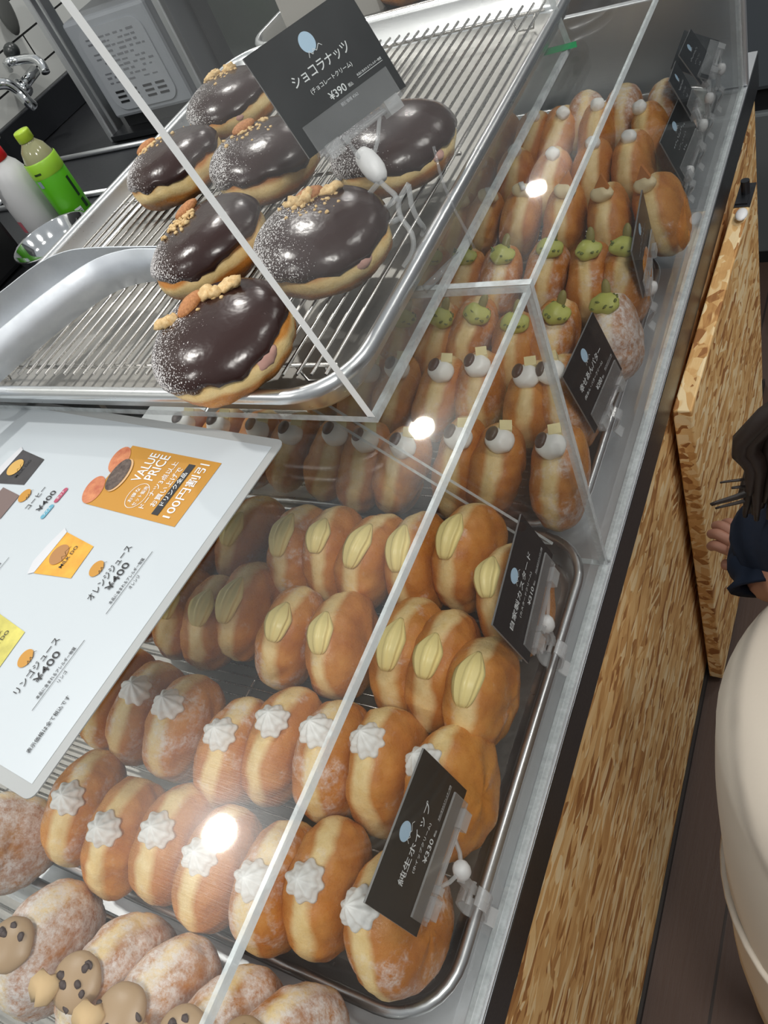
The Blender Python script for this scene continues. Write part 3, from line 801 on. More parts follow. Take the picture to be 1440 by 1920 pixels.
def stroke(bm, pts, wd, z, m=0):
    for (xa, ya), (xb, yb) in zip(pts, pts[1:]):
        d = Vector((xb-xa, yb-ya)); d = d.normalized() if d.length else Vector((1, 0)); nx, ny = -d.y*wd/2, d.x*wd/2
        flat(bm, [(xa+nx, ya+ny), (xa-nx, ya-ny), (xb-nx, yb-ny), (xb+nx, yb+ny)], z, m)
INK = mat('black_ink', (.016,.017,.02), .5)
WINK = mat('white_ink', (.80,.83,.84), .5)
OCHRE = mat('ochre_print', (.52,.25,.03), .45)
PAPER = mat('menu_paper', (.53,.58,.615), .30)
LAMI = mat('laminate_border', (.40,.415,.415), .18)
LBLUE = mat('pale_blue_logo', (.46,.66,.84), .5)

# ------------------------------------------------------------------ menu sheet (printed, flat)
mo = Vector((-.35546, .03333, ZR + .0009)); mu = Vector((.02463, .23715)).normalized()
mn = thing('menu_sheet', 'laminated white drinks menu lying on the near acrylic case', 'menu', mo, math.atan2(mu.y, mu.x))
bm = bmesh.new()
def rpoly(x0, y0, x1, y1, r): return rrect(x0, x1, y0, y1, r, 4)
pts = rpoly(-.0075, -.0065, .2455, .366, .006); prism(bm, [(x, y, 0) for x, y in pts], (0,0,1), .0008, 0, 0); obj('laminate', bm, LAMI, mn, smooth=False)
bm = bmesh.new(); flat(bm, [(0,0),(.2384,0),(.2384,.36),(0,.36)], .0010); obj('paper', bm, PAPER, mn, smooth=False)
z1, z2, z3, z4 = .0013, .0016, .0019, .0022
bm = bmesh.new(); flat(bm, [(.1643,.0305),(.2184,.0305),(.2192,.122),(.1643,.1215)], z1); obj('orange_panel', bm, OCHRE, mn, smooth=False)
def pic_donut(name, cx, cy, rx, ry, ang, m, zz):
    bm = bmesh.new(); flat(bm, disc(cx, cy, rx, ry, ang), zz); return obj(name, bm, m, mn, smooth=False)
pic_b = nutmat('printed_brown_doughnut', (.42,.10,.05), (.66,.27,.12), 120); pic_c = nutmat('printed_chocolate_doughnut', (.03,.016,.014), (.16,.12,.10), 260)
pic_donut('doughnut_picture', .205, .123, .0125, .0085, .35, pic_b, z2)
pic_donut('doughnut_picture', .1765, .1245, .0125, .0085, .35, pic_b, z2)
pic_donut('doughnut_picture', .1925, .1105, .0150, .0082, .15, mat('printed_bun', (.66,.42,.22), .5), z3)
pic_donut('doughnut_picture', .1925, .1122, .0145, .0078, .15, pic_c, z4)
bm = bmesh.new(); stroke(bm, disc(.1798, .0806, .0105, .0085) + [disc(.1798, .0806, .0105, .0085)[0]], .0004, z2); obj('badge_ring', bm, WINK, mn, smooth=False)
write('お得な', .1735, .1860, .0818, .0858, z2, WINK, mn); write('セット販売', .1715, .1885, .0758, .0798, z2, WINK, mn)
write('VALUE', .1905, .2160, .0885, .0975, z2, WINK, mn); write('PRICE', .1935, .2160, .0775, .0868, z2, WINK, mn)
write('ドーナツ3点以上', .1712, .2125, .0665, .0720, z2, WINK, mn); write('お買い上げで', .1745, .2085, .0585, .0640, z2, WINK, mn)
bm = bmesh.new(); flat(bm, [(.1690,.0505),(.2127,.0505),(.2127,.0568),(.1690,.0568)], z2); obj('black_bar', bm, INK, mn, smooth=False)
write('ドリンク全品', .1765, .2050, .0515, .0559, z3, WINK, mn)
write('100円割引', .1690, .2150, .0385, .0475, z2, WINK, mn)
def menu_logo(cx, cy):
    bm = bmesh.new(); flat(bm, disc(cx, cy, .0062, .0052, .2), z2); obj('logo', bm, OCHRE, mn, smooth=False)
    bm = bmesh.new(); stroke(bm, [(cx-.003, cy-.0062), (cx-.001, cy-.0035), (cx-.0005, cy-.006), (cx+.0015, cy-.0032), (cx+.002, cy-.0055), (cx+.005, cy-.0028), (cx+.0065, cy-.0045)], .0003, z3)
    obj('logo_script', bm, INK, mn, smooth=False)
menu_logo(.158, .1876); menu_logo(.122, .067); menu_logo(.055, .0683)
write('コーヒー', .1481, .1690, .1715, .1765, z2, INK, mn); write('¥400', .1490, .1680, .1585, .1640, z2, INK, mn)
for (x0, x1, nm, col, tx) in ((.1440,.1572,'blue_tag',(.12,.36,.48),'アイス'), (.1588,.1728,'red_tag',(.42,.07,.13),'ホット')):
    bm = bmesh.new(); flat(bm, rpoly(x0, .1493, x1, .1535, .002), z2); obj(nm, bm, mat(nm, col, .5), mn, smooth=False)
    write(tx, x0+.003, x1-.003, .1503, .1527, z3, WINK, mn)
for base, nm, sub, dx in ((.0515, 'オレンジジュース', 'オレンジ', .0658), (.0530, 'リンゴジュース', 'リンゴ', 0)):
    x = .0356 + dx
    write(nm, x - (0 if dx else .0005), x + (.0418 if dx else .0375), base, base+.0058, z2, INK, mn)
    write('¥400', x + .0098, x + .0305, base-.0085, base-.0025, z2, INK, mn)
    write('本品に含まれるアレルギー物質', x + .0020, x + .0365, base-.0168, base-.0138, z2, INK, mn)
    bm = bmesh.new(); stroke(bm, [(x-.0045, base-.0184), (x+.0425, base-.0184)], .00035, z2); obj('rule_line', bm, INK, mn, smooth=False)
    write(sub, x + .0150, x + (.0250 if dx else .0225), base-.0230, base-.0202, z2, INK, mn)
write('表示価格は全て税込です', .0115, .0465, .0150, .0185, z2, INK, mn)
bm = bmesh.new(); stroke(bm, [(.093, .151), (.110, .151)], .00035, z2); obj('rule_line', bm, INK, mn, smooth=False)
write('物質', .1000, .1045, .1535, .1565, z2, INK, mn)
CUPC = mat('printed_cup_plastic', (.62,.63,.66), .4)
def cup(cx, cy, liq, coffee=False):
    """printed picture of a plastic cup tipped slightly, seen in side view"""
    bm = bmesh.new(); flat(bm, [(cx-.0195, cy+.0175), (cx-.010, cy+.0215), (cx+.004, cy+.0205), (cx+.0195, cy+.0175), (cx+.017, cy+.0125), (cx+.0158, cy+.0125), (cx-.017, cy+.0125)], z2)
    obj('cup_picture', bm, CUPC, mn, smooth=False)
    bm = bmesh.new(); flat(bm, [(cx-.0175, cy+.0125), (cx+.0170, cy+.0125), (cx+.0128, cy-.0205), (cx-.0125, cy-.0225)], z1*1.1); obj('drink_picture', bm, nutmat('printed_drink', liq, tuple(min(1, c*1.5) for c in liq), 60), mn, smooth=False)
    bm = bmesh.new(); flat(bm, disc(cx, cy+.003, .0082, .0072, .2), z3); obj('logo', bm, mat('cup_logo', (.40,.19,.06) if not coffee else (.62,.38,.10), .5), mn, smooth=False)
    write('MILK DO', cx-.0085, cx+.0095, cy-.0082, cy-.0052, z3, INK, mn)
    bm = bmesh.new(); stroke(bm, [(cx-.004, cy-.0048), (cx-.001, cy-.001), (cx+.001, cy-.004), (cx+.003, cy-.0005), (cx+.008, cy-.002)], .0003, z3); obj('logo_script', bm, INK, mn, smooth=False)
cup(.1230, .1045, (.60,.30,.035)); cup(.0560, .1055, (.46,.42,.10)); cup(.1790, .2210, (.035,.033,.035), True)
bm = bmesh.new(); flat(bm, [(.1320,.2180),(.1600,.2180),(.1570,.1930),(.1350,.1920)], z2); obj('cup_picture', bm, mat('printed_paper_cup', (.17,.12,.11), .5), mn, smooth=False)

# ------------------------------------------------------------------ price cards with clear clips
CARD = mat('black_card', (.006,.008,.010), .3)
CARD.node_tree.nodes['Principled BSDF'].inputs['Specular IOR Level'].default_value = .25
def card(name, label, c, yaw, lean, w, hh, title, sub, price, tier=2):
    u = Vector((math.cos(yaw), math.sin(yaw), 0)); n0 = Vector((math.sin(yaw), -math.cos(yaw), 0))
    v = ZA*math.cos(lean) - n0*math.sin(lean); n = u.cross(v)
    o = thing('price_card', label, 'price card', c, 0, 'black price cards')
    Mx = Matrix(((u.x, v.x, n.x, 0), (u.y, v.y, n.y, 0), (u.z, v.z, n.z, 0), (0,0,0,1)))
    def add(x): x.matrix_basis = Mx; return x
    W = w/2
    bm = bmesh.new(); prism(bm, [(-W,0,-.0008),(W,0,-.0008),(W,hh,-.0008),(-W,hh,-.0008)], (0,0,1), .0016, 0, 1)
    add(obj('board', bm, [CARD, mat('card_edge', (.22,.22,.22), .5)], o, smooth=False))
    zz = .0011
    bm = bmesh.new(); flat(bm, disc(-.01*w, .81*hh, .065*w, .095*hh), zz); add(obj('logo', bm, LBLUE, o, smooth=False))
    bm = bmesh.new(); stroke(bm, [(-.06*w,.69*hh),(-.04*w,.74*hh),(-.02*w,.70*hh),(0,.74*hh),(.02*w,.71*hh),(.06*w,.75*hh),(.08*w,.72*hh)], .0004, zz+.0002); add(obj('logo_script', bm, WINK, o, smooth=False))
    def tx(s, a, b, y0, y1): add(write(s, (a-.5)*w, (b-.5)*w, y0*hh, y1*hh, zz, WINK, o))
    if title is None:       # writing too small and oblique to read: only broken strokes show
        bm = bmesh.new(); rs_ = random.Random(int(c[1]*1000))
        for y_, x0_, x1_, wd_ in ((.60,.22,.76,.030), (.45,.30,.68,.016), (.32,.41,.56,.03)):
            x_ = x0_
            while x_ < x1_:
                stroke(bm, [((x_-.5)*w, (y_+rs_.uniform(-.03,.03))*hh), ((x_+.03-.5)*w, (y_+rs_.uniform(-.03,.03))*hh)], wd_*hh, zz); x_ += .05
        add(obj('faint_print', bm, mat('grey_ink', (.30,.32,.33), .5), o, smooth=False))
    else: tx(title[0], title[1], title[2], .54, .645)
    if title and tier > 1:
        tx(sub[0], sub[1], sub[2], .42, .475); tx(price, .405, .565, .285, .36); tx('税込', .585, .63, .29, .325)
        tx('本品に含まれるアレルギー物質', .69, .94, .325, .35)
        bm = bmesh.new(); stroke(bm, [((.69-.5)*w, .312*hh), ((.94-.5)*w, .312*hh)], .0003, zz); add(obj('rule_line', bm, WINK, o, smooth=False))
        if price == '¥390': tx('税抜価格 ¥362', .45, .62, .19, .225)
    return o, u, v, n
def clip(label, c, u, v, n, w, hh, ball, jaw, jd, big=None):
    """c,u,v,n: the card's foot and frame; ball: swivel; jaw: where it grips the tray rim; jd: direction across the rim"""
    c, ball, jaw, jd = Vector(c), Vector(ball), Vector(jaw), Vector(jd).normalized()
    o = thing('card_clip', label, 'clip', jaw, 0, 'clear card clips')
    def add(nm, bm, m, sm=False):
        bmesh.ops.translate(bm, verts=bm.verts, vec=-jaw); return obj(nm, bm, m, o, smooth=sm)
    L = w*.84
    bm = bmesh.new(); obox(bm, c + v*(.10*hh) + n*.0026, u, v, n, L, hh*.30, .0016)
    bm.faces.ensure_lookup_table()
    for f_ in bm.faces[2:]: f_.material_index = 1
    add('front_plate', bm, [PLAS, PLAS2])
    bm = bmesh.new(); obox(bm, c + v*(.08*hh) - n*.0026, u, v, n, L, hh*.24, .0016); add('back_plate', bm, PLAS)
    bm = bmesh.new(); b = c - v*.0045 + n*.001
    tube(bm, [b - u*L*.46, b + u*L*.46], .0018, 10); 
    for s in (-.36, .36): obox(bm, b + u*L*s, u, v, n, L*.16, .010, .009)
    obox(bm, b - u*L*.22 + n*.001, u, v, n, .005, .0055, .0065)
    add('hinge', bm, PLAS2)
    for s in (-.2, .2):
        bm = bmesh.new(); a = b + u*L*s - v*.001
        q = a + (ball-a)*.55 + u*L*s*.15
        tube(bm, [a, q, ball], .0016, 6); add('arm', bm, PLAS2)
    ax = (jaw-ball).normalized()
    kb = 1.0 if not big else 1.25
    bm = bmesh.new(); lathe(bm, [(r_*kb, z_*(kb if not big else 1.75)) for r_, z_ in [(0,-.0075),(.0038,-.0072),(.0058,-.004),(.0064,0),(.0062,.003),(.0048,.006),(.003,.0078),(0,.008)]], ball, 18, 0, ax=ax); add('swivel_ball', bm, WHITEP, True)
    if big:
        for nm_, path_ in big:
            bm = bmesh.new(); P = smooth_path([on(px, py, zz_) for px, py, zz_ in path_], 14); tube(bm, P, [.0019]*len(P), 8); add(nm_, bm, PLAS2)
        return o
    # sprung jaws over the rim: two bowed plates and a cross pin
    side = jd.cross(ZA).normalized(); top = jaw + (ball-jaw)*.42
    for s in (-1, 1):
        bm = bmesh.new(); pts = [top + jd*s*.004, top + jd*s*.011 + (jaw-top)*.35, jaw + jd*s*.0085, jaw + jd*s*.0035 - ZA*.006, jaw + jd*s*.010 - ZA*.016]
        P = smooth_path(pts, 16); rings = []
        for i, p in enumerate(P):
            d = (P[min(i+1, len(P)-1)] - P[max(i-1, 0)]).normalized(); nn = d.cross(side).normalized()
            rings.append([bm.verts.new(p + side*(a_*.0065) + nn*(b_*.0009)) for a_, b_ in ((-1,-1),(1,-1),(1,1),(-1,1))])
        for A, B in zip(rings, rings[1:]):
            for k_ in range(4): bm.faces.new((A[k_], A[(k_+1) % 4], B[(k_+1) % 4], B[k_]))
        bm.faces.new(rings[0]); bm.faces.new(rings[-1]); add('jaw', bm, PLAS2)
    bm = bmesh.new(); tube(bm, [top - side*.008, top + side*.008], .002, 8)
    obox(bm, top + (ball-top)*.4, side, jd, ZA, .006, .006, (ball-top).length*.9); add('neck', bm, PLAS2)
    return o
RIMZ = Z0 + .030
D_ = math.radians
CARDS = [
 ('large black card for chocolate nut doughnuts, reading ¥390, over the raised tray', (-.316,.479,CZ-.218), 63, 25, .09, .0711, ('ショコラナッツ',.215,.76), ('(チョコレートクリーム)',.30,.705), '¥390', 2, None),
 ('nearest black card, reading ¥330, among the whipped-cream doughnuts', (-.2230,.1070,CZ-.548), 89.6, 9.4, .100, .0669, ('純生ホイップ',.20,.745), ('(ホイップクリーム)',.31,.64), '¥330', 2, (890,1640)),
 ('black card beside the custard doughnuts at the front end of their tray', (-.2175,.3215,CZ-.5605), 95, 14.7, .105, .0575, ('自家製カスタード',.10,.785), ('(カスタードクリーム)',.25,.66), '¥310', 2, (1040,1172)),
 ('black card with white writing beside the bean-and-butter doughnuts', (-.223,.574,CZ-.575), 86.3, 13.8, .090, .0750, ('幸せあんバター',.14,.80), ('(粒あん・バタークリーム)',.14,.72), '¥380', 2, (1140,745)),
 ('narrow black card beside the pistachio doughnuts, seen almost edge on', (-.2250,.777,CZ-.568), 96.4, 4.1, .112, .0605, None, None, '', 2, (1222,540)),
 ('black card beside the nearest row of the far tray', (-.2260,1.038,CZ-.596), 88, 21, .1083, .0609, None, None, '', 2, (1292,322)),
 ('black card standing over the far tray, last one with a front view', (-.232,1.198,CZ-.5645), 88, 28.6, .072, .0514, None, None, '', 2, (1330,185)),
 ('small black card leaning below the last card of the far tray', (-.232,1.100,CZ-.560), 91, 22.7, .0505, .0555, None, None, '', 2, (1318,235)),
 ('wide black card lying tilted back behind the last upright card', (-.226,1.222,CZ-.561), 91, 62, .108, .0515, None, None, '', 1, (1352,130)),
]
NAMES = ['clear clip holding the ¥390 chocolate card on the raised tray rim', 'clear clip with white ball holding the nearest ¥330 card', 'clear clip with white ball holding the custard card', 'clear clip holding the bean-and-butter card', 'clear clip with white ball holding the pistachio card', 'clear clip holding the card beside the nearest row of the far tray', 'clear clip holding the last front-facing card of the far tray', 'clear clip holding the small card of the far tray', 'clear clip holding the tilted-back card, farthest of all clips']
for i, (lab, c, yw, ln, w_, hh_, ti, su, pr, tier, bp) in enumerate(CARDS):
    o, u, v, n = card('card', lab, c, D_(yw), D_(ln), w_, hh_, ti, su, pr, tier)
    cc = Vector(c)
    if i == 0:
        rim = on(752, 452, ZR+.0365); ball = on(696, 310, ZR + .078)
        jd = (1, 0, 0); jaw = Vector((-.2695, rim.y, ZR+.0375))
    else:
        ball = on(*bp, max(RIMZ + .020, cc.z - .020)); ball.x = min(ball.x, -.2135)
        jaw = Vector((-.2140 if i < 3 else -.2300, ball.y - .012, RIMZ + .001)); jd = (1, 0, 0)
        ball.x = min(max(ball.x, -.245), -.2150)
    z_ = ZR + .0365
    BIG = [('strut', ((708,345,z_+.034),(690,368,z_+.028),(694,385,z_+.024),(712,408,z_+.018),(724,420,z_+.014))), ('strut', ((714,342,z_+.034),(728,355,z_+.030),(742,370,z_+.026),(724,388,z_+.022),(704,392,z_+.022))),
           ('jaw', ((690,368,z_+.028),(706,405,z_+.012),(709,440,z_),(722,476,z_-.010))), ('jaw', ((767,344,z_+.030),(748,378,z_+.022),(752,408,z_+.014),(772,438,z_+.006),(774,470,z_-.004),(757,500,z_-.012))),
           ('jaw', ((766,346,z_+.030),(772,385,z_+.018),(784,412,z_+.008),(795,428,z_),(792,440,z_-.006))), ('strut', ((742,370,z_+.026),(748,378,z_+.022))), ('strut', ((724,420,z_+.014),(738,415,z_+.016),(752,408,z_+.014)))] if i == 0 else None
    clip(NAMES[i], c, u, v, n, w_, hh_, ball, jaw, jd, BIG)

# ------------------------------------------------------------------ kitchen side behind the counter
ZK = CZ - .60
kc = thing('kitchen_counter', 'dark steel kitchen counter along the tiled wall under the bottles', 'counter', (-1.6, 1.0, 0))
bm = bmesh.new(); box(bm, -.395, -1.9, 0, .42, .8, ZK, bev=.004); obj('body', bm, DSTEEL, kc, smooth=False)
bm = bmesh.new(); box(bm, -1.997, -.9, ZK+.001, -1.975, 1.8, ZK+.085, bev=.003); tag(obj('counter_upstand', bm, DSTEEL, smooth=False), 'dark steel upstand along the foot of the white tiles', 'upstand')
bm = bmesh.new()
for s, (xa, ya, xb, yb) in enumerate(((-.26,.20,.20,.20),(.20,.20,.20,.40),(-.26,.40,.20,.40),(-.26,.20,-.26,.40))):
    tube(bm, [(xa-1.6, ya+1, ZK+.0065), (xb-1.6, yb+1, ZK+.0065)], .006, 8)
tag(obj('basin_rim', bm, STEEL), 'steel rim of the basin sunk into the dark kitchen counter', 'sink')

# tap on the tiled wall
tp = thing('wall_tap', 'chrome wall tap with two curved spouts and a dark lever on the white tiles', 'tap', (-2.0, 1.63, CZ-.46))
def tpt(px, py, x): 
    d = ray(px, py); t = x/d.x; return Vector((x, d.y*t, CZ + d.z*t)) - Vector((-2.0, 1.63, CZ-.46))
bm = bmesh.new(); tube(bm, smooth_path([tpt(18,128,-1.97), tpt(14,118,-1.92), tpt(32,113,-1.90), tpt(62,110,-1.86), tpt(78,120,-1.84), tpt(86,136,-1.83)], 20), .011, 12); obj('spout', bm, CHROME, tp)
bm = bmesh.new(); tube(bm, smooth_path([tpt(-40,170,-1.95), tpt(-12,160,-1.90), tpt(14,158,-1.88), tpt(35,172,-1.87), tpt(52,190,-1.86), tpt(64,200,-1.86)], 20), .013, 12); obj('spout', bm, CHROME, tp)
bm = bmesh.new(); tube(bm, [tpt(28,150,-1.99), tpt(40,163,-1.92), tpt(52,172,-1.90)], .016, 14); tube(bm, [tpt(40,165,-1.93), tpt(66,132,-1.93)], .014, 14); obj('valve_body', bm, CHROME, tp)
bm = bmesh.new(); tube(bm, [tpt(34,114,-1.93), tpt(22,96,-1.92)], [.010, .019], 14); ell(bm, tpt(22,96,-1.92), XA, YA, ZA, .02, .02, .02); obj('lever', bm, mat('dark_lever', (.03,.035,.035), .3), tp)
bm = bmesh.new(); ell(bm, tpt(8,18,-1.965) + Vector((-2.0, 1.63, CZ-.46)), XA, YA, (ZA+YA*.1).normalized(), .012, .026, .060, 16, 10)
tag(obj('wall_scoop', bm, mat('grey_scoop', (.10,.105,.10), .4)), 'dark grey utensil hanging on the tiles in the top left corner', 'utensil')

# shelf rack with grille appliance
def at_y(px, py, y):
    d = ray(px, py); t = y/d.y; return Vector((d.x*t, y, CZ + d.z*t))
fr = thing('steel_rack', 'upright steel rack frame around the grey grille box', 'rack', (-1.48, 1.45, ZK))
def pole(x, y, z0, z1, s=.018):
    bm = bmesh.new(); box(bm, x+1.48-s/2, y-1.45-s/2, z0-ZK, x+1.48+s/2, y-1.45+s/2, z1-ZK, bev=.003); obj('post', bm, STEEL, fr, smooth=False)
pole(-1.632, 1.455, ZK+.001, CZ+.15); pole(-1.302, 1.455, ZK+.001, CZ+.15); pole(-1.655, 1.50, ZK+.001, CZ+.15, .03)
for zz in (ZK+.004, CZ-.25):
    bm = bmesh.new(); box(bm, -.145, -.01, zz-ZK, .17, .33, zz-ZK+.012); obj('shelf', bm, DSTEEL, fr, smooth=False)
ap = thing('grille_box', 'pale grey appliance with a moulded back plate, vent slots and printed notes', 'appliance', (-1.47, 1.46, ZK+.017), R_(1.0))
GP = mat('grey_plastic', (.33,.355,.39), .45); GP2 = mat('grey_plastic_raised', (.36,.385,.42), .45)
bm = bmesh.new(); box(bm, -.122, 0, .028, .122, .28, .243, bev=.008); obj('housing', bm, GP, ap, smooth=False)
bm = bmesh.new(); box(bm, -.118, .02, 0, .118, .27, .030); obj('foot_base', bm, BLACK, ap, smooth=False)
bm = bmesh.new(); pts = rrect(-.095, .095, .045, .222, .03, 6); prism(bm, [(x, -.0005, z) for x, z in pts], (0,-1,0), .003, 0, 0); auto(obj('raised_plate', bm, GP2, ap, smooth=False), 30)
bm = bmesh.new()
for gx in (-.062, -.022, .024, .062):
    for kz in range(3):
        box(bm, gx-.013, -.0048, .062+kz*.011, gx+.013, -.0028, .0665+kz*.011)
obj('vent_slots', bm, BLACK, ap, smooth=False)
bm = bmesh.new(); rr = random.Random(3)
for kz in range(10):
    x = -.075
    while x < .075:
        l = rr.uniform(.006, .02)
        if rr.random() < .75: box(bm, x, -.0042, .105+kz*.0105, x+l, -.0032, .1075+kz*.0105+rr.uniform(0, .002))
        x += l + rr.uniform(.003, .012)
obj('printed_notes', bm, mat('faint_grey_print', (.16,.17,.19), .6), ap, smooth=False)
dk = thing('dark_oven', 'dark glass-fronted oven beyond the steel rack post', 'oven', (-1.07, 1.50, ZK))
bm = bmesh.new(); box(bm, -.20, 0, .004, .42, .36, .40, bev=.006); obj('housing', bm, mat('oven_black', (.03,.032,.036), .35), dk, smooth=False)
bm = bmesh.new(); box(bm, -.15, -.004, .08, .34, -.0005, .36); obj('glass_door', bm, mat('oven_glass', (.06,.07,.065), .12), dk, smooth=False)
bx = thing('paper_bag', 'pale beige folded paper bag behind the chocolate card', 'bag', on(470, 40, ZR + .06))
bm = bmesh.new(); box(bm, -.06, -.01, -.05, .08, .06, .10, bev=.008); obj('bag', bm, mat('beige_paper', (.50,.48,.44), .6), bx, smooth=False)
bx.location = (-.62, .96, ZR + .054)

# green tea bottle, spray bottle, bowl, black machine
bc = Vector((-1.375, 1.075, ZK)); 
def put(px, py, y): 
    p = at_y(px, py, y); return Vector((p.x, p.y, ZK))
GREEN = mat('green_label', (.085,.40,.01), .35); LGREEN = mat('light_green_label', (.30,.58,.04), .35); CAPG = mat('green_cap', (.38,.55,.035), .4)
tea = mat('clear_bottle_shoulder', (.30,.30,.16), .12)
bt = thing('tea_bottle', 'small plastic tea bottle with green cap and bright green label', 'bottle', (-1.415, 1.070, ZK))
bm = bmesh.new(); lathe(bm, [(0,0),(.028,.001),(.031,.006),(.031,.02),(.0325,.145),(.030,.160),(.024,.178),(.0155,.188),(.0135,.192),(.0135,.196),(0,.196)], (0,0,0), 28); obj('body', bm, tea, bt)
bm = bmesh.new(); lathe(bm, [(.0318,.018),(.0332,.020),(.0335,.128),(.0325,.130)], (0,0,0), 28); obj('label', bm, GREEN, bt)
bm = bmesh.new(); lathe(bm, [(.0336,.128),(.0342,.130),(.0338,.156),(.0318,.1585)], (0,0,0), 28); obj('label_band', bm, LGREEN, bt)
bm = bmesh.new(); lathe(bm, [(.0145,.192),(.0155,.193),(.0155,.209),(.0145,.2115),(0,.212)], (0,0,0), 28, fn=lambda a, z, r: 1 + .02*math.cos(22*a)); obj('cap', bm, CAPG, bt)
def curved(nm, a0, a1, z0, z1, r, m, n=6):
    bm = bmesh.new()
    for i in range(n):
        a, b = a0 + (a1-a0)*i/n, a0 + (a1-a0)*(i+1)/n
        bm.faces.new([bm.verts.new((r*math.cos(t), r*math.sin(t), z)) for t, z in ((a, z0), (b, z0), (b, z1), (a, z1))])
    return obj(nm, bm, m, bt)
curved('barcode_patch', -.70, -.25, .022, .055, .0338, mat('barcode_white', (.62,.68,.70), .5))
bm = bmesh.new()
for i in range(9):
    z = .025 + i*.003
    for k_ in range(4):
        a, b = -.66 + .37*k_/4, -.66 + .37*(k_+1)/4
        hgt = .0012 if i % 3 else .002
        bm.faces.new([bm.verts.new((.0340*math.cos(t), .0340*math.sin(t), zz)) for t, zz in ((a, z), (b, z), (b, z+hgt), (a, z+hgt))])
obj('barcode', bm, INK, bt)
curved('brush_lettering', .02, .22, .070, .112, .0338, mat('dark_green_brush', (.01,.035,.012), .5)); curved('brush_lettering', .05, .30, .045, .064, .0338, bpy.data.materials['dark_green_brush'])
curved('round_mark', -1.75, -1.45, .112, .126, .0339, mat('grey_blue_mark', (.25,.34,.40), .5))
curved('small_print', -1.55, -1.10, .137, .141, .0345, mat('dark_print', (.02,.05,.01), .5))
sb = thing('spray_bottle', 'white spray bottle with a red collar at the left picture edge', 'bottle', (-1.495, 1.045, ZK))
sb.scale = (1, 1, .82)
WB = mat('white_bottle', (.55,.56,.57), .4)
bm = bmesh.new(); lathe(bm, [(0,0),(.040,.001),(.043,.006),(.043,.13),(.040,.17),(.030,.20),(.0195,.216),(.0185,.222),(0,.222)], (0,0,0), 28); obj('body', bm, WB, sb)
bm = bmesh.new(); lathe(bm, [(.020,.216),(.0215,.218),(.0205,.246),(.0185,.248),(0,.248)], (0,0,0), 28); obj('red_collar', bm, mat('red_plastic', (.50,.006,.012), .35), sb)
bm = bmesh.new(); box(bm, -.015, -.06, .249, .015, .03, .278, bev=.006); box(bm, -.008, -.09, .262, .008, -.06, .274, bev=.002); auto(obj('trigger_head', bm, WB, sb))
bm = bmesh.new(); box(bm, -.006, -.056, .20, .006, -.046, .250, bev=.002); obj('trigger', bm, WB, sb, smooth=False)
bm = bmesh.new()
for i in range(5):
    a, b = -2.05 + .42*i/5, -2.05 + .42*(i+1)/5
    bm.faces.new([bm.verts.new((.0434*math.cos(t), .0434*math.sin(t), z)) for t, z in ((a,.055),(b,.055),(b,.085),(a,.085))])
obj('red_mark', bm, mat('red_print', (.45,.12,.15), .5), sb)
bw = thing('steel_bowl', 'shiny steel mixing bowl beside the bottles, below the tray rim', 'bowl', (-1.375, .955, ZK))
bw.scale = (.88, .88, .95)
bm = bmesh.new(); lathe(bm, [(0,.002),(.04,.002),(.066,.012),(.084,.035),(.091,.058),(.095,.060),(.0925,.0625),(.0895,.060),(.082,.037),(.064,.015),(.04,.005),(0,.005)], (0,0,0), 40); obj('bowl', bm, CHROME, bw)
bmch = thing('black_machine', 'black machine with a small knob at the left picture edge', 'appliance', (-1.52, .90, ZK))
bm = bmesh.new(); box(bm, -.20, -.16, .001, .0, .085, .225, bev=.012); obj('housing', bm, mat('matt_black', (.006,.006,.007), .5), bmch, smooth=False)
bm = bmesh.new(); lathe(bm, [(0,.012),(.010,.012),(.014,.006),(.014,0)], (.0,.02,.10), 16, ax=(1,0,0)); obj('knob', bm, mat('dark_knob', (.05,.05,.055), .3), bmch)

# steel back plate beyond the far case, grey cabinet and bin on the shop side
bm = bmesh.new(); box(bm, -.80, 1.312, Z0+.001, -.197, 1.325, Z0+.150, bev=.002)
tag(obj('steel_splash_plate', bm, STEEL, smooth=False), 'brushed steel plate standing behind the far end of the acrylic case', 'plate')
gc = thing('grey_cabinet', 'tall grey cabinet beyond the strand-board counter at the right edge', 'cabinet', (-.02, 1.95, 0))
bm = bmesh.new(); box(bm, -.39, -.10, .03, .45, .5, .384, bev=.006); obj('body', bm, mat('grey_lacquer', (.135,.15,.155), .35), gc, smooth=False)
bm = bmesh.new(); box(bm, -.388, -.098, 0, .448, .498, .03); obj('plinth', bm, BLACK, gc, smooth=False)
bm = bmesh.new(); box(bm, -.385, -.085, .384, .445, .5, .432); obj('black_gap', bm, BLACK, gc, smooth=False)
bm = bmesh.new(); box(bm, -.39, -.10, .432, .45, .5, 1.1, bev=.012); obj('upper_unit', bm, mat('grey_blue_panel', (.095,.11,.125), .4), gc, smooth=False)

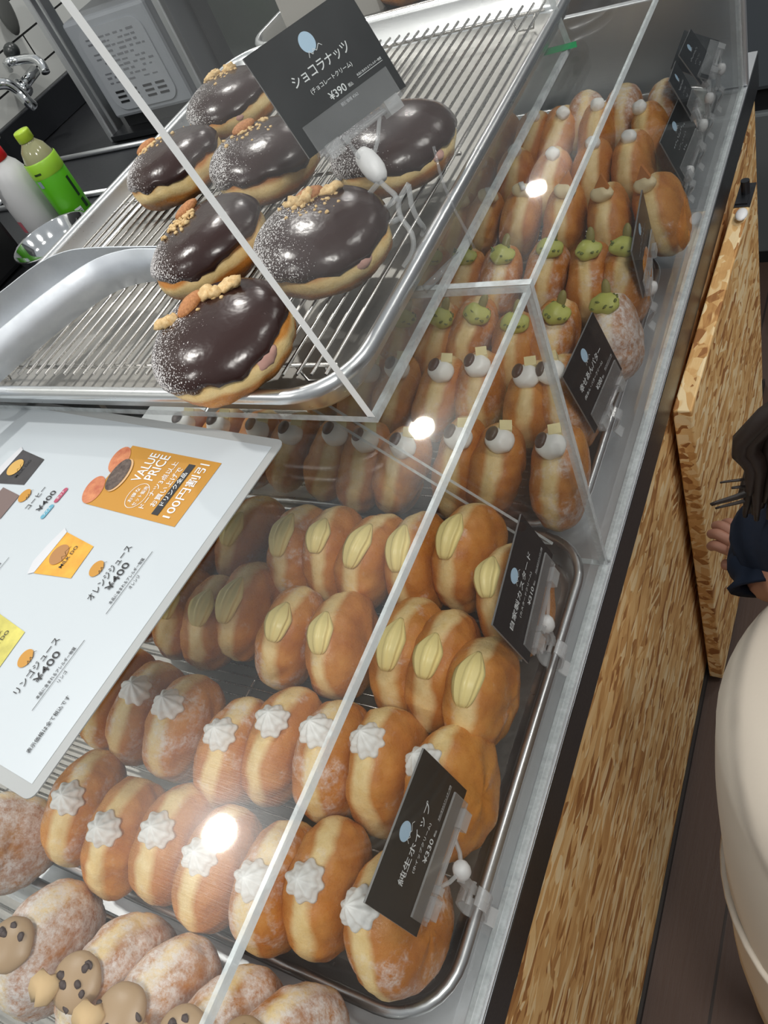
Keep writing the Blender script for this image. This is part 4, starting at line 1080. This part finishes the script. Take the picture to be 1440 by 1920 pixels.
# ------------------------------------------------------------------ the customer at the right edge
SKIN = mat('skin', (.42,.20,.13), .5); NAVY = mat('navy_cloth', (.006,.011,.024), .8)
NAVY.node_tree.nodes['Principled BSDF'].inputs['Specular IOR Level'].default_value = .2
BEIGE = mat('beige_cloth', (.56,.50,.42), .85); HAIR = mat('dark_hair', (.012,.006,.004), .5); LACE = mat('white_lace', (.55,.52,.47), .8)
t_ = NT(BEIGE); t_.norm(t_.bump(t_.noise(t_.coord(), 500, 2), .15, .0006))
person = thing('person', 'child with long dark hair, navy top and long beige skirt standing at the counter', 'person', (.06, .22, 0))
PO = Vector((.06, .22, 0))
def axis_at(z): return Vector((.055 + .02*(z-.12) + .30*max(0, z-.86), .195 + .10*(z-.12), z))
def sil(px, py):
    """height and radius of the round garment whose left outline passes this pixel"""
    d = ray(px, py); d.normalize(); best = None
    for i in range(400):
        z = CZ - .30 - i*.0026
        c = axis_at(z); t = (z-CZ)/d.z; p = Vector((d.x*t, d.y*t)); cc = Vector((c.x, c.y))
        rho = (cc - p).length; err = abs((cc-p).dot(p))/max(p.length, 1e-6)
        if best is None or err < best[0]: best = (err, z, rho)
    return best[1], best[2]
prof = sorted(sil(px, py) for px, py in ((1347,1400),(1344,1480),(1352,1560),(1364,1640),(1369,1690),(1383,1780),(1412,1845)))
def shell(name, rows, m, seg=56, fold=0, parent=person, sy=1.0, close=False):
    bm = bmesh.new(); rings = []
    for i, (z, r) in enumerate(rows):
        c = axis_at(z) - PO
        rings.append([bm.verts.new((c.x + math.cos(a)*r*(1 + fold*math.sin(9*a+z*5)*(1 - i/len(rows))), c.y + math.sin(a)*r*sy*(1 + fold*math.sin(9*a+z*5)*(1 - i/len(rows))), z)) for a in (2*math.pi*k_/seg for k_ in range(seg))])
    for A, B in zip(rings, rings[1:]):
        for k_ in range(seg): bm.faces.new((A[k_], A[(k_+1) % seg], B[(k_+1) % seg], B[k_]))
    if close: bm.faces.new(rings[-1])
    o = obj(name, bm, m, parent); md = o.modifiers.new('thick', 'SOLIDIFY'); md.thickness = .003; md.offset = -1
    return o
# smooth the profile into even rows
def interp(z):
    for (a, ra), (b, rb) in zip(prof, prof[1:]):
        if a <= z <= b: return ra + (rb-ra)*(z-a)/max(b-a, 1e-6)
    return prof[0][1] if z < prof[0][0] else prof[-1][1]
zs = [prof[0][0] + (prof[-1][0]-prof[0][0])*i/30 for i in range(31)]
rows = [(z, sum(interp(z+dz) for dz in (-.02, 0, .02))/3) for z in zs]
ztop, rtop = rows[-1]
rows += [(ztop+.018, rtop-.008), (ztop+.034, rtop-.022), (ztop+.046, rtop-.040), (ztop+.056, rtop-.058), (ztop+.062, rtop-.072)]
seam_z = sil(1366, 1655)[0]
sk = shell('skirt', rows, BEIGE, 64, .01)
bm = bmesh.new(); c = axis_at(seam_z) - PO; rs = interp(seam_z) + .0015
tube(bm, [(c.x + math.cos(a)*rs, c.y + math.sin(a)*rs, seam_z) for a in (2*math.pi*k_/48 for k_ in range(48))], .0035, 6, closed=True); s_ = obj('skirt_seam', bm, BEIGE, sk)

# body: skin-modifier skeleton
def pt(px, py, dist):
    d = ray(px, py).normalized(); return Vector((0, 0, CZ)) + d*(dist/math.hypot(d.x, d.y))
bm = bmesh.new(); skn = bm.verts.layers.skin.verify()
def bv(p, r, prev=None):
    v = bm.verts.new(Vector(p) - PO); v[skn].radius = (r, r)
    if prev: bm.edges.new((prev, v))
    return v
pel = bv(axis_at(.66), .085); wst = bv(axis_at(.78), .075, pel); chs = bv(axis_at(.93), .085, wst); nk = bv(axis_at(1.015), .038, chs); nk2 = bv(axis_at(1.06), .036, nk)
hd = bv(axis_at(1.10) + Vector((0, .01, 0)), .060, nk2); hd2 = bv(axis_at(1.165) + Vector((0, .005, 0)), .078, hd); hd3 = bv(axis_at(1.22), .062, hd2)
for s in (-1, 1):
    hip = bv(axis_at(.62) + Vector((s*.06, 0, 0)), .062, pel); kn = bv(axis_at(.36) + Vector((s*.055, .01, 0)), .042, hip); an = bv(axis_at(.075) + Vector((s*.05, -.005, 0)), .026, kn); toe = bv(axis_at(.028) + Vector((s*.055, .12, 0)), .024, an)
    sh = bv(axis_at(.975) + Vector((s*.080, .005, 0)), .034, chs)
    if s < 0:
        el = bv(pt(1448, 1075, .385), .026, sh); wr = bv(pt(1418, 1046, .44), .019, el)
    else:
        el = bv(axis_at(.80) + Vector((s*.13, -.02, 0)), .029, sh); wr = bv(axis_at(.66) + Vector((s*.125, .06, 0)), .020, el)
    if s < 0:
        # small hand with separate fingers held out along the counter flap
        pm = bv(pt(1400, 1032, .462), .015, wr); P0_ = Vector(pm.co) + PO
        fd = (pt(1355, 1000, .475) - pt(1400, 1032, .462)).normalized(); up_ = ZA
        sd = fd.cross(up_).normalized()
        for q, (dx, dz, ln) in enumerate(((.012, .010, .040), (.004, .013, .046), (-.004, .012, .044), (-.011, .007, .036))):
            f1 = bv(P0_ + fd*.012 + sd*dx*.9 + up_*(dz-.008), .0058, pm); f2 = bv(P0_ + fd*(.010+ln*.40) + sd*dx*1.1 + up_*(dz-.010), .0053, f1); f3 = bv(P0_ + fd*(.008+ln*.66) + sd*dx*1.1 + up_*(dz-.021), .0045, f2)
        th = bv(P0_ - sd*.014 - up_*.008, .0062, pm); th2 = bv(P0_ - sd*.018 + fd*.016 - up_*.016, .0054, th)
    else:
        pm = bv(Vector(wr.co) + PO + Vector((.002, .012, -.035)), .016, wr); P0_ = Vector(pm.co) + PO
        for q, (dy, ln) in enumerate(((.013, .038), (.004, .044), (-.005, .042), (-.013, .034))):
            f1 = bv(P0_ + Vector((.002, dy, -.020)), .0066, pm); f2 = bv(P0_ + Vector((-.002, dy*1.1, -.020-ln*.5)), .006, f1); f3 = bv(P0_ + Vector((-.010, dy*1.1, -.018-ln*.9)), .005, f2)
        th = bv(P0_ + Vector((-.004, .018, -.006)), .0072, pm); th2 = bv(P0_ + Vector((-.008, .024, -.024)), .0062, th)
pel[skn].use_root = True
me = bpy.data.meshes.new('body'); bm.to_mesh(me); bm.free()
tmp = bpy.data.objects.new('tmp', me); COL.objects.link(tmp); tmp.modifiers.new('s', 'SKIN'); ss = tmp.modifiers.new('u', 'SUBSURF'); ss.levels = 2; ss.render_levels = 2
bpy.context.view_layer.update()
bme = bpy.data.meshes.new_from_object(tmp.evaluated_get(bpy.context.evaluated_depsgraph_get())); bpy.data.objects.remove(tmp)
bme.name = 'body'
for p in bme.polygons: p.use_smooth = True
bme.materials.clear(); body = link('body', bme, SKIN, person)
# face, turned towards the counter end
fc = axis_at(1.155) + Vector((0, .005, 0)) - PO
bm = bmesh.new(); ell(bm, fc + Vector((0, .078, -.008)), XA, YA, ZA, .009, .014, .012, 12, 8); obj('nose', bm, SKIN, person)
for s in (-1, 1):
    bm = bmesh.new(); ell(bm, fc + Vector((s*.030, .066, .014)), XA, YA, ZA, .011, .007, .006, 12, 8); e_ = obj('eye', bm, mat('eye_white', (.7,.7,.68), .2), person)
    bm = bmesh.new(); ell(bm, fc + Vector((s*.030, .0715, .014)), XA, YA, ZA, .005, .003, .0055, 10, 6); obj('iris', bm, HAIR, e_)
    bm = bmesh.new(); ell(bm, fc + Vector((s*.078, .0, .0)), XA, YA, ZA, .008, .014, .019, 12, 8); obj('ear', bm, SKIN, person)
bm = bmesh.new(); ell(bm, fc + Vector((0, .070, -.036)), XA, YA, ZA, .018, .006, .005, 14, 8); obj('mouth', bm, mat('lips', (.40,.13,.11), .4), person)
# navy top: torso shell and two short sleeves
bm = bmesh.new(); rings = []
for z, rx, ry in ((.925,.080,.078),(.965,.088,.084),(.975,.090,.086),(.99,.088,.080),(1.00,.080,.072),(1.022,.050,.048)):
    c = axis_at(z) - PO; rings.append([bm.verts.new((c.x + math.cos(a)*rx, c.y + math.sin(a)*ry, z)) for a in (2*math.pi*k_/40 for k_ in range(40))])
for A, B in zip(rings, rings[1:]):
    for k_ in range(40): bm.faces.new((A[k_], A[(k_+1) % 40], B[(k_+1) % 40], B[k_]))
top_ = obj('navy_top', bm, NAVY, person); md = top_.modifiers.new('thick', 'SOLIDIFY'); md.thickness = .003
for s in (-1, 1):
    a = axis_at(.985) + Vector((s*.070, .005, 0)); b = pt(1482, 1098, .36) if s < 0 else axis_at(.86) + Vector((s*.125, -.01, 0))
    mid = pt(1484, 1010, .385) if s < 0 else (a+b)/2 + Vector((s*.016, 0, .012))
    bm = bmesh.new(); P = smooth_path([a, mid, b], 12); tube(bm, [p - PO for p in P], [.040 - .003*i/len(P) + (.003 if i == len(P)-1 else 0) + .002*math.sin(i*1.9) for i in range(len(P))], 20, cap=False)
    sl = obj('sleeve', bm, NAVY, top_); md = sl.modifiers.new('thick', 'SOLIDIFY'); md.thickness = .003
zt_ = prof[-1][0]; rt_ = prof[-1][1]
lz = [(zt_ + .040, rt_ - .034), (zt_ + .058, rt_ - .046), (zt_ + .080, rt_ - .056), (zt_ + .105, rt_ - .062)]
lc = shell('lace_hem', lz, LACE, 72, .03)
# hair: cap with long locks
hair_root = None
bm = bmesh.new(); hc = axis_at(1.17) - PO
ell(bm, hc + Vector((0, -.012, .012)), XA, YA, ZA, .090, .096, .092, 24, 14, 0, .05, 2)
rr = random.Random(9)
for i in range(110):
    a = rr.uniform(2.5, 6.4) if i < 80 else rr.uniform(-math.pi, math.pi); ca_, sa_ = math.cos(a), math.sin(a); back = 2.5 < a < 6.4
    ln = rr.uniform(.14, .24) if back and i < 80 else .02
    P = [hc + Vector((ca_*q*.088, sa_*q*.092-.012, .012+.092*math.sqrt(max(0, 1-q*q))+.003)) for q in (.12, .4, .7, .92)]
    P.append(hc + Vector((ca_*.092, sa_*.094-.012, -.02)))
    if back and i < 80: P += [hc + Vector((ca_*.090, sa_*.092-.014, -.02-ln*.5)), hc + Vector((ca_*.094, sa_*.096-.014, -.02-ln))]
    P = smooth_path(P, 18); n_ = len(P); tube(bm, P, [.011*(1 - (i_/n_)**3*.9)*min(1, .35+i_/4) for i_ in range(n_)], 7)
lk = rr
for (pa, pb, dz, r_) in (((1470,850),(1333,946),0,.0022), ((1470,868),(1342,953),0,.0016), ((1470,840),(1350,905),0,.0010), ((1470,860),(1372,915),0,.001)):
    d1, d2 = ray(*pa).normalized(), ray(*pb).normalized()
    s1 = Vector((0,0,CZ)) + d1*((.35)/math.hypot(d1.x, d1.y)) ; s2 = Vector((0,0,CZ)) + d2*((.34)/math.hypot(d2.x, d2.y))
    m_ = (s1+s2)/2 + Vector((.004, 0, -.008))
    P = smooth_path([s1-PO, m_-PO, s2-PO], 12)
    for q in range(3):
        o_ = Vector((rr.uniform(-.4,.4), rr.uniform(-.4,.4), rr.uniform(-.5,.5)))*r_
        tube(bm, [p + o_*(1 - .5*i_/len(P)) for i_, p in enumerate(P)], [r_*(1-(i_/len(P)))**.7 + .0004 for i_ in range(len(P))], 8)
for q_ in range(46):
    f_ = rr.random(); g_ = rr.uniform(-.02, .02)
    ha_ = 2.2 + 1.3*f_
    P = smooth_path([hc + Vector((math.cos(ha_)*.02, math.sin(ha_)*.02-.012, .106)), hc + Vector((math.cos(ha_)*.075, math.sin(ha_)*.075-.012, .070)), hc + Vector((math.cos(ha_)*.098, math.sin(ha_)*.098-.012, -.01)), pt(1434+110*f_, 780, .36+g_)-PO, pt(1408+95*f_, 880, .355+g_)-PO, pt(1398+90*f_+rr.uniform(-14,10), 950+rr.uniform(-25,25), .35+g_)-PO], 18); n_ = len(P)
    tube(bm, P, [.0065*(1-(i_/n_)**3)+.0006 for i_ in range(n_)], 8)
ell(bm, hc + Vector((0, -.012, .104)), XA, YA, ZA, .024, .024, .014, 14, 8)
obj('hair', bm, HAIR, person)
for s in (-1, 1):
    bm = bmesh.new(); c = axis_at(.04) + Vector((s*.055, .06, 0)) - PO; ell(bm, (c.x, c.y, .038), XA, YA, ZA, .045, .115, .038, 18, 10); 
    for v in bm.verts: v.co.z = max(v.co.z, .002)
    obj('shoe', bm, mat('dark_shoe', (.03,.03,.035), .6), person)
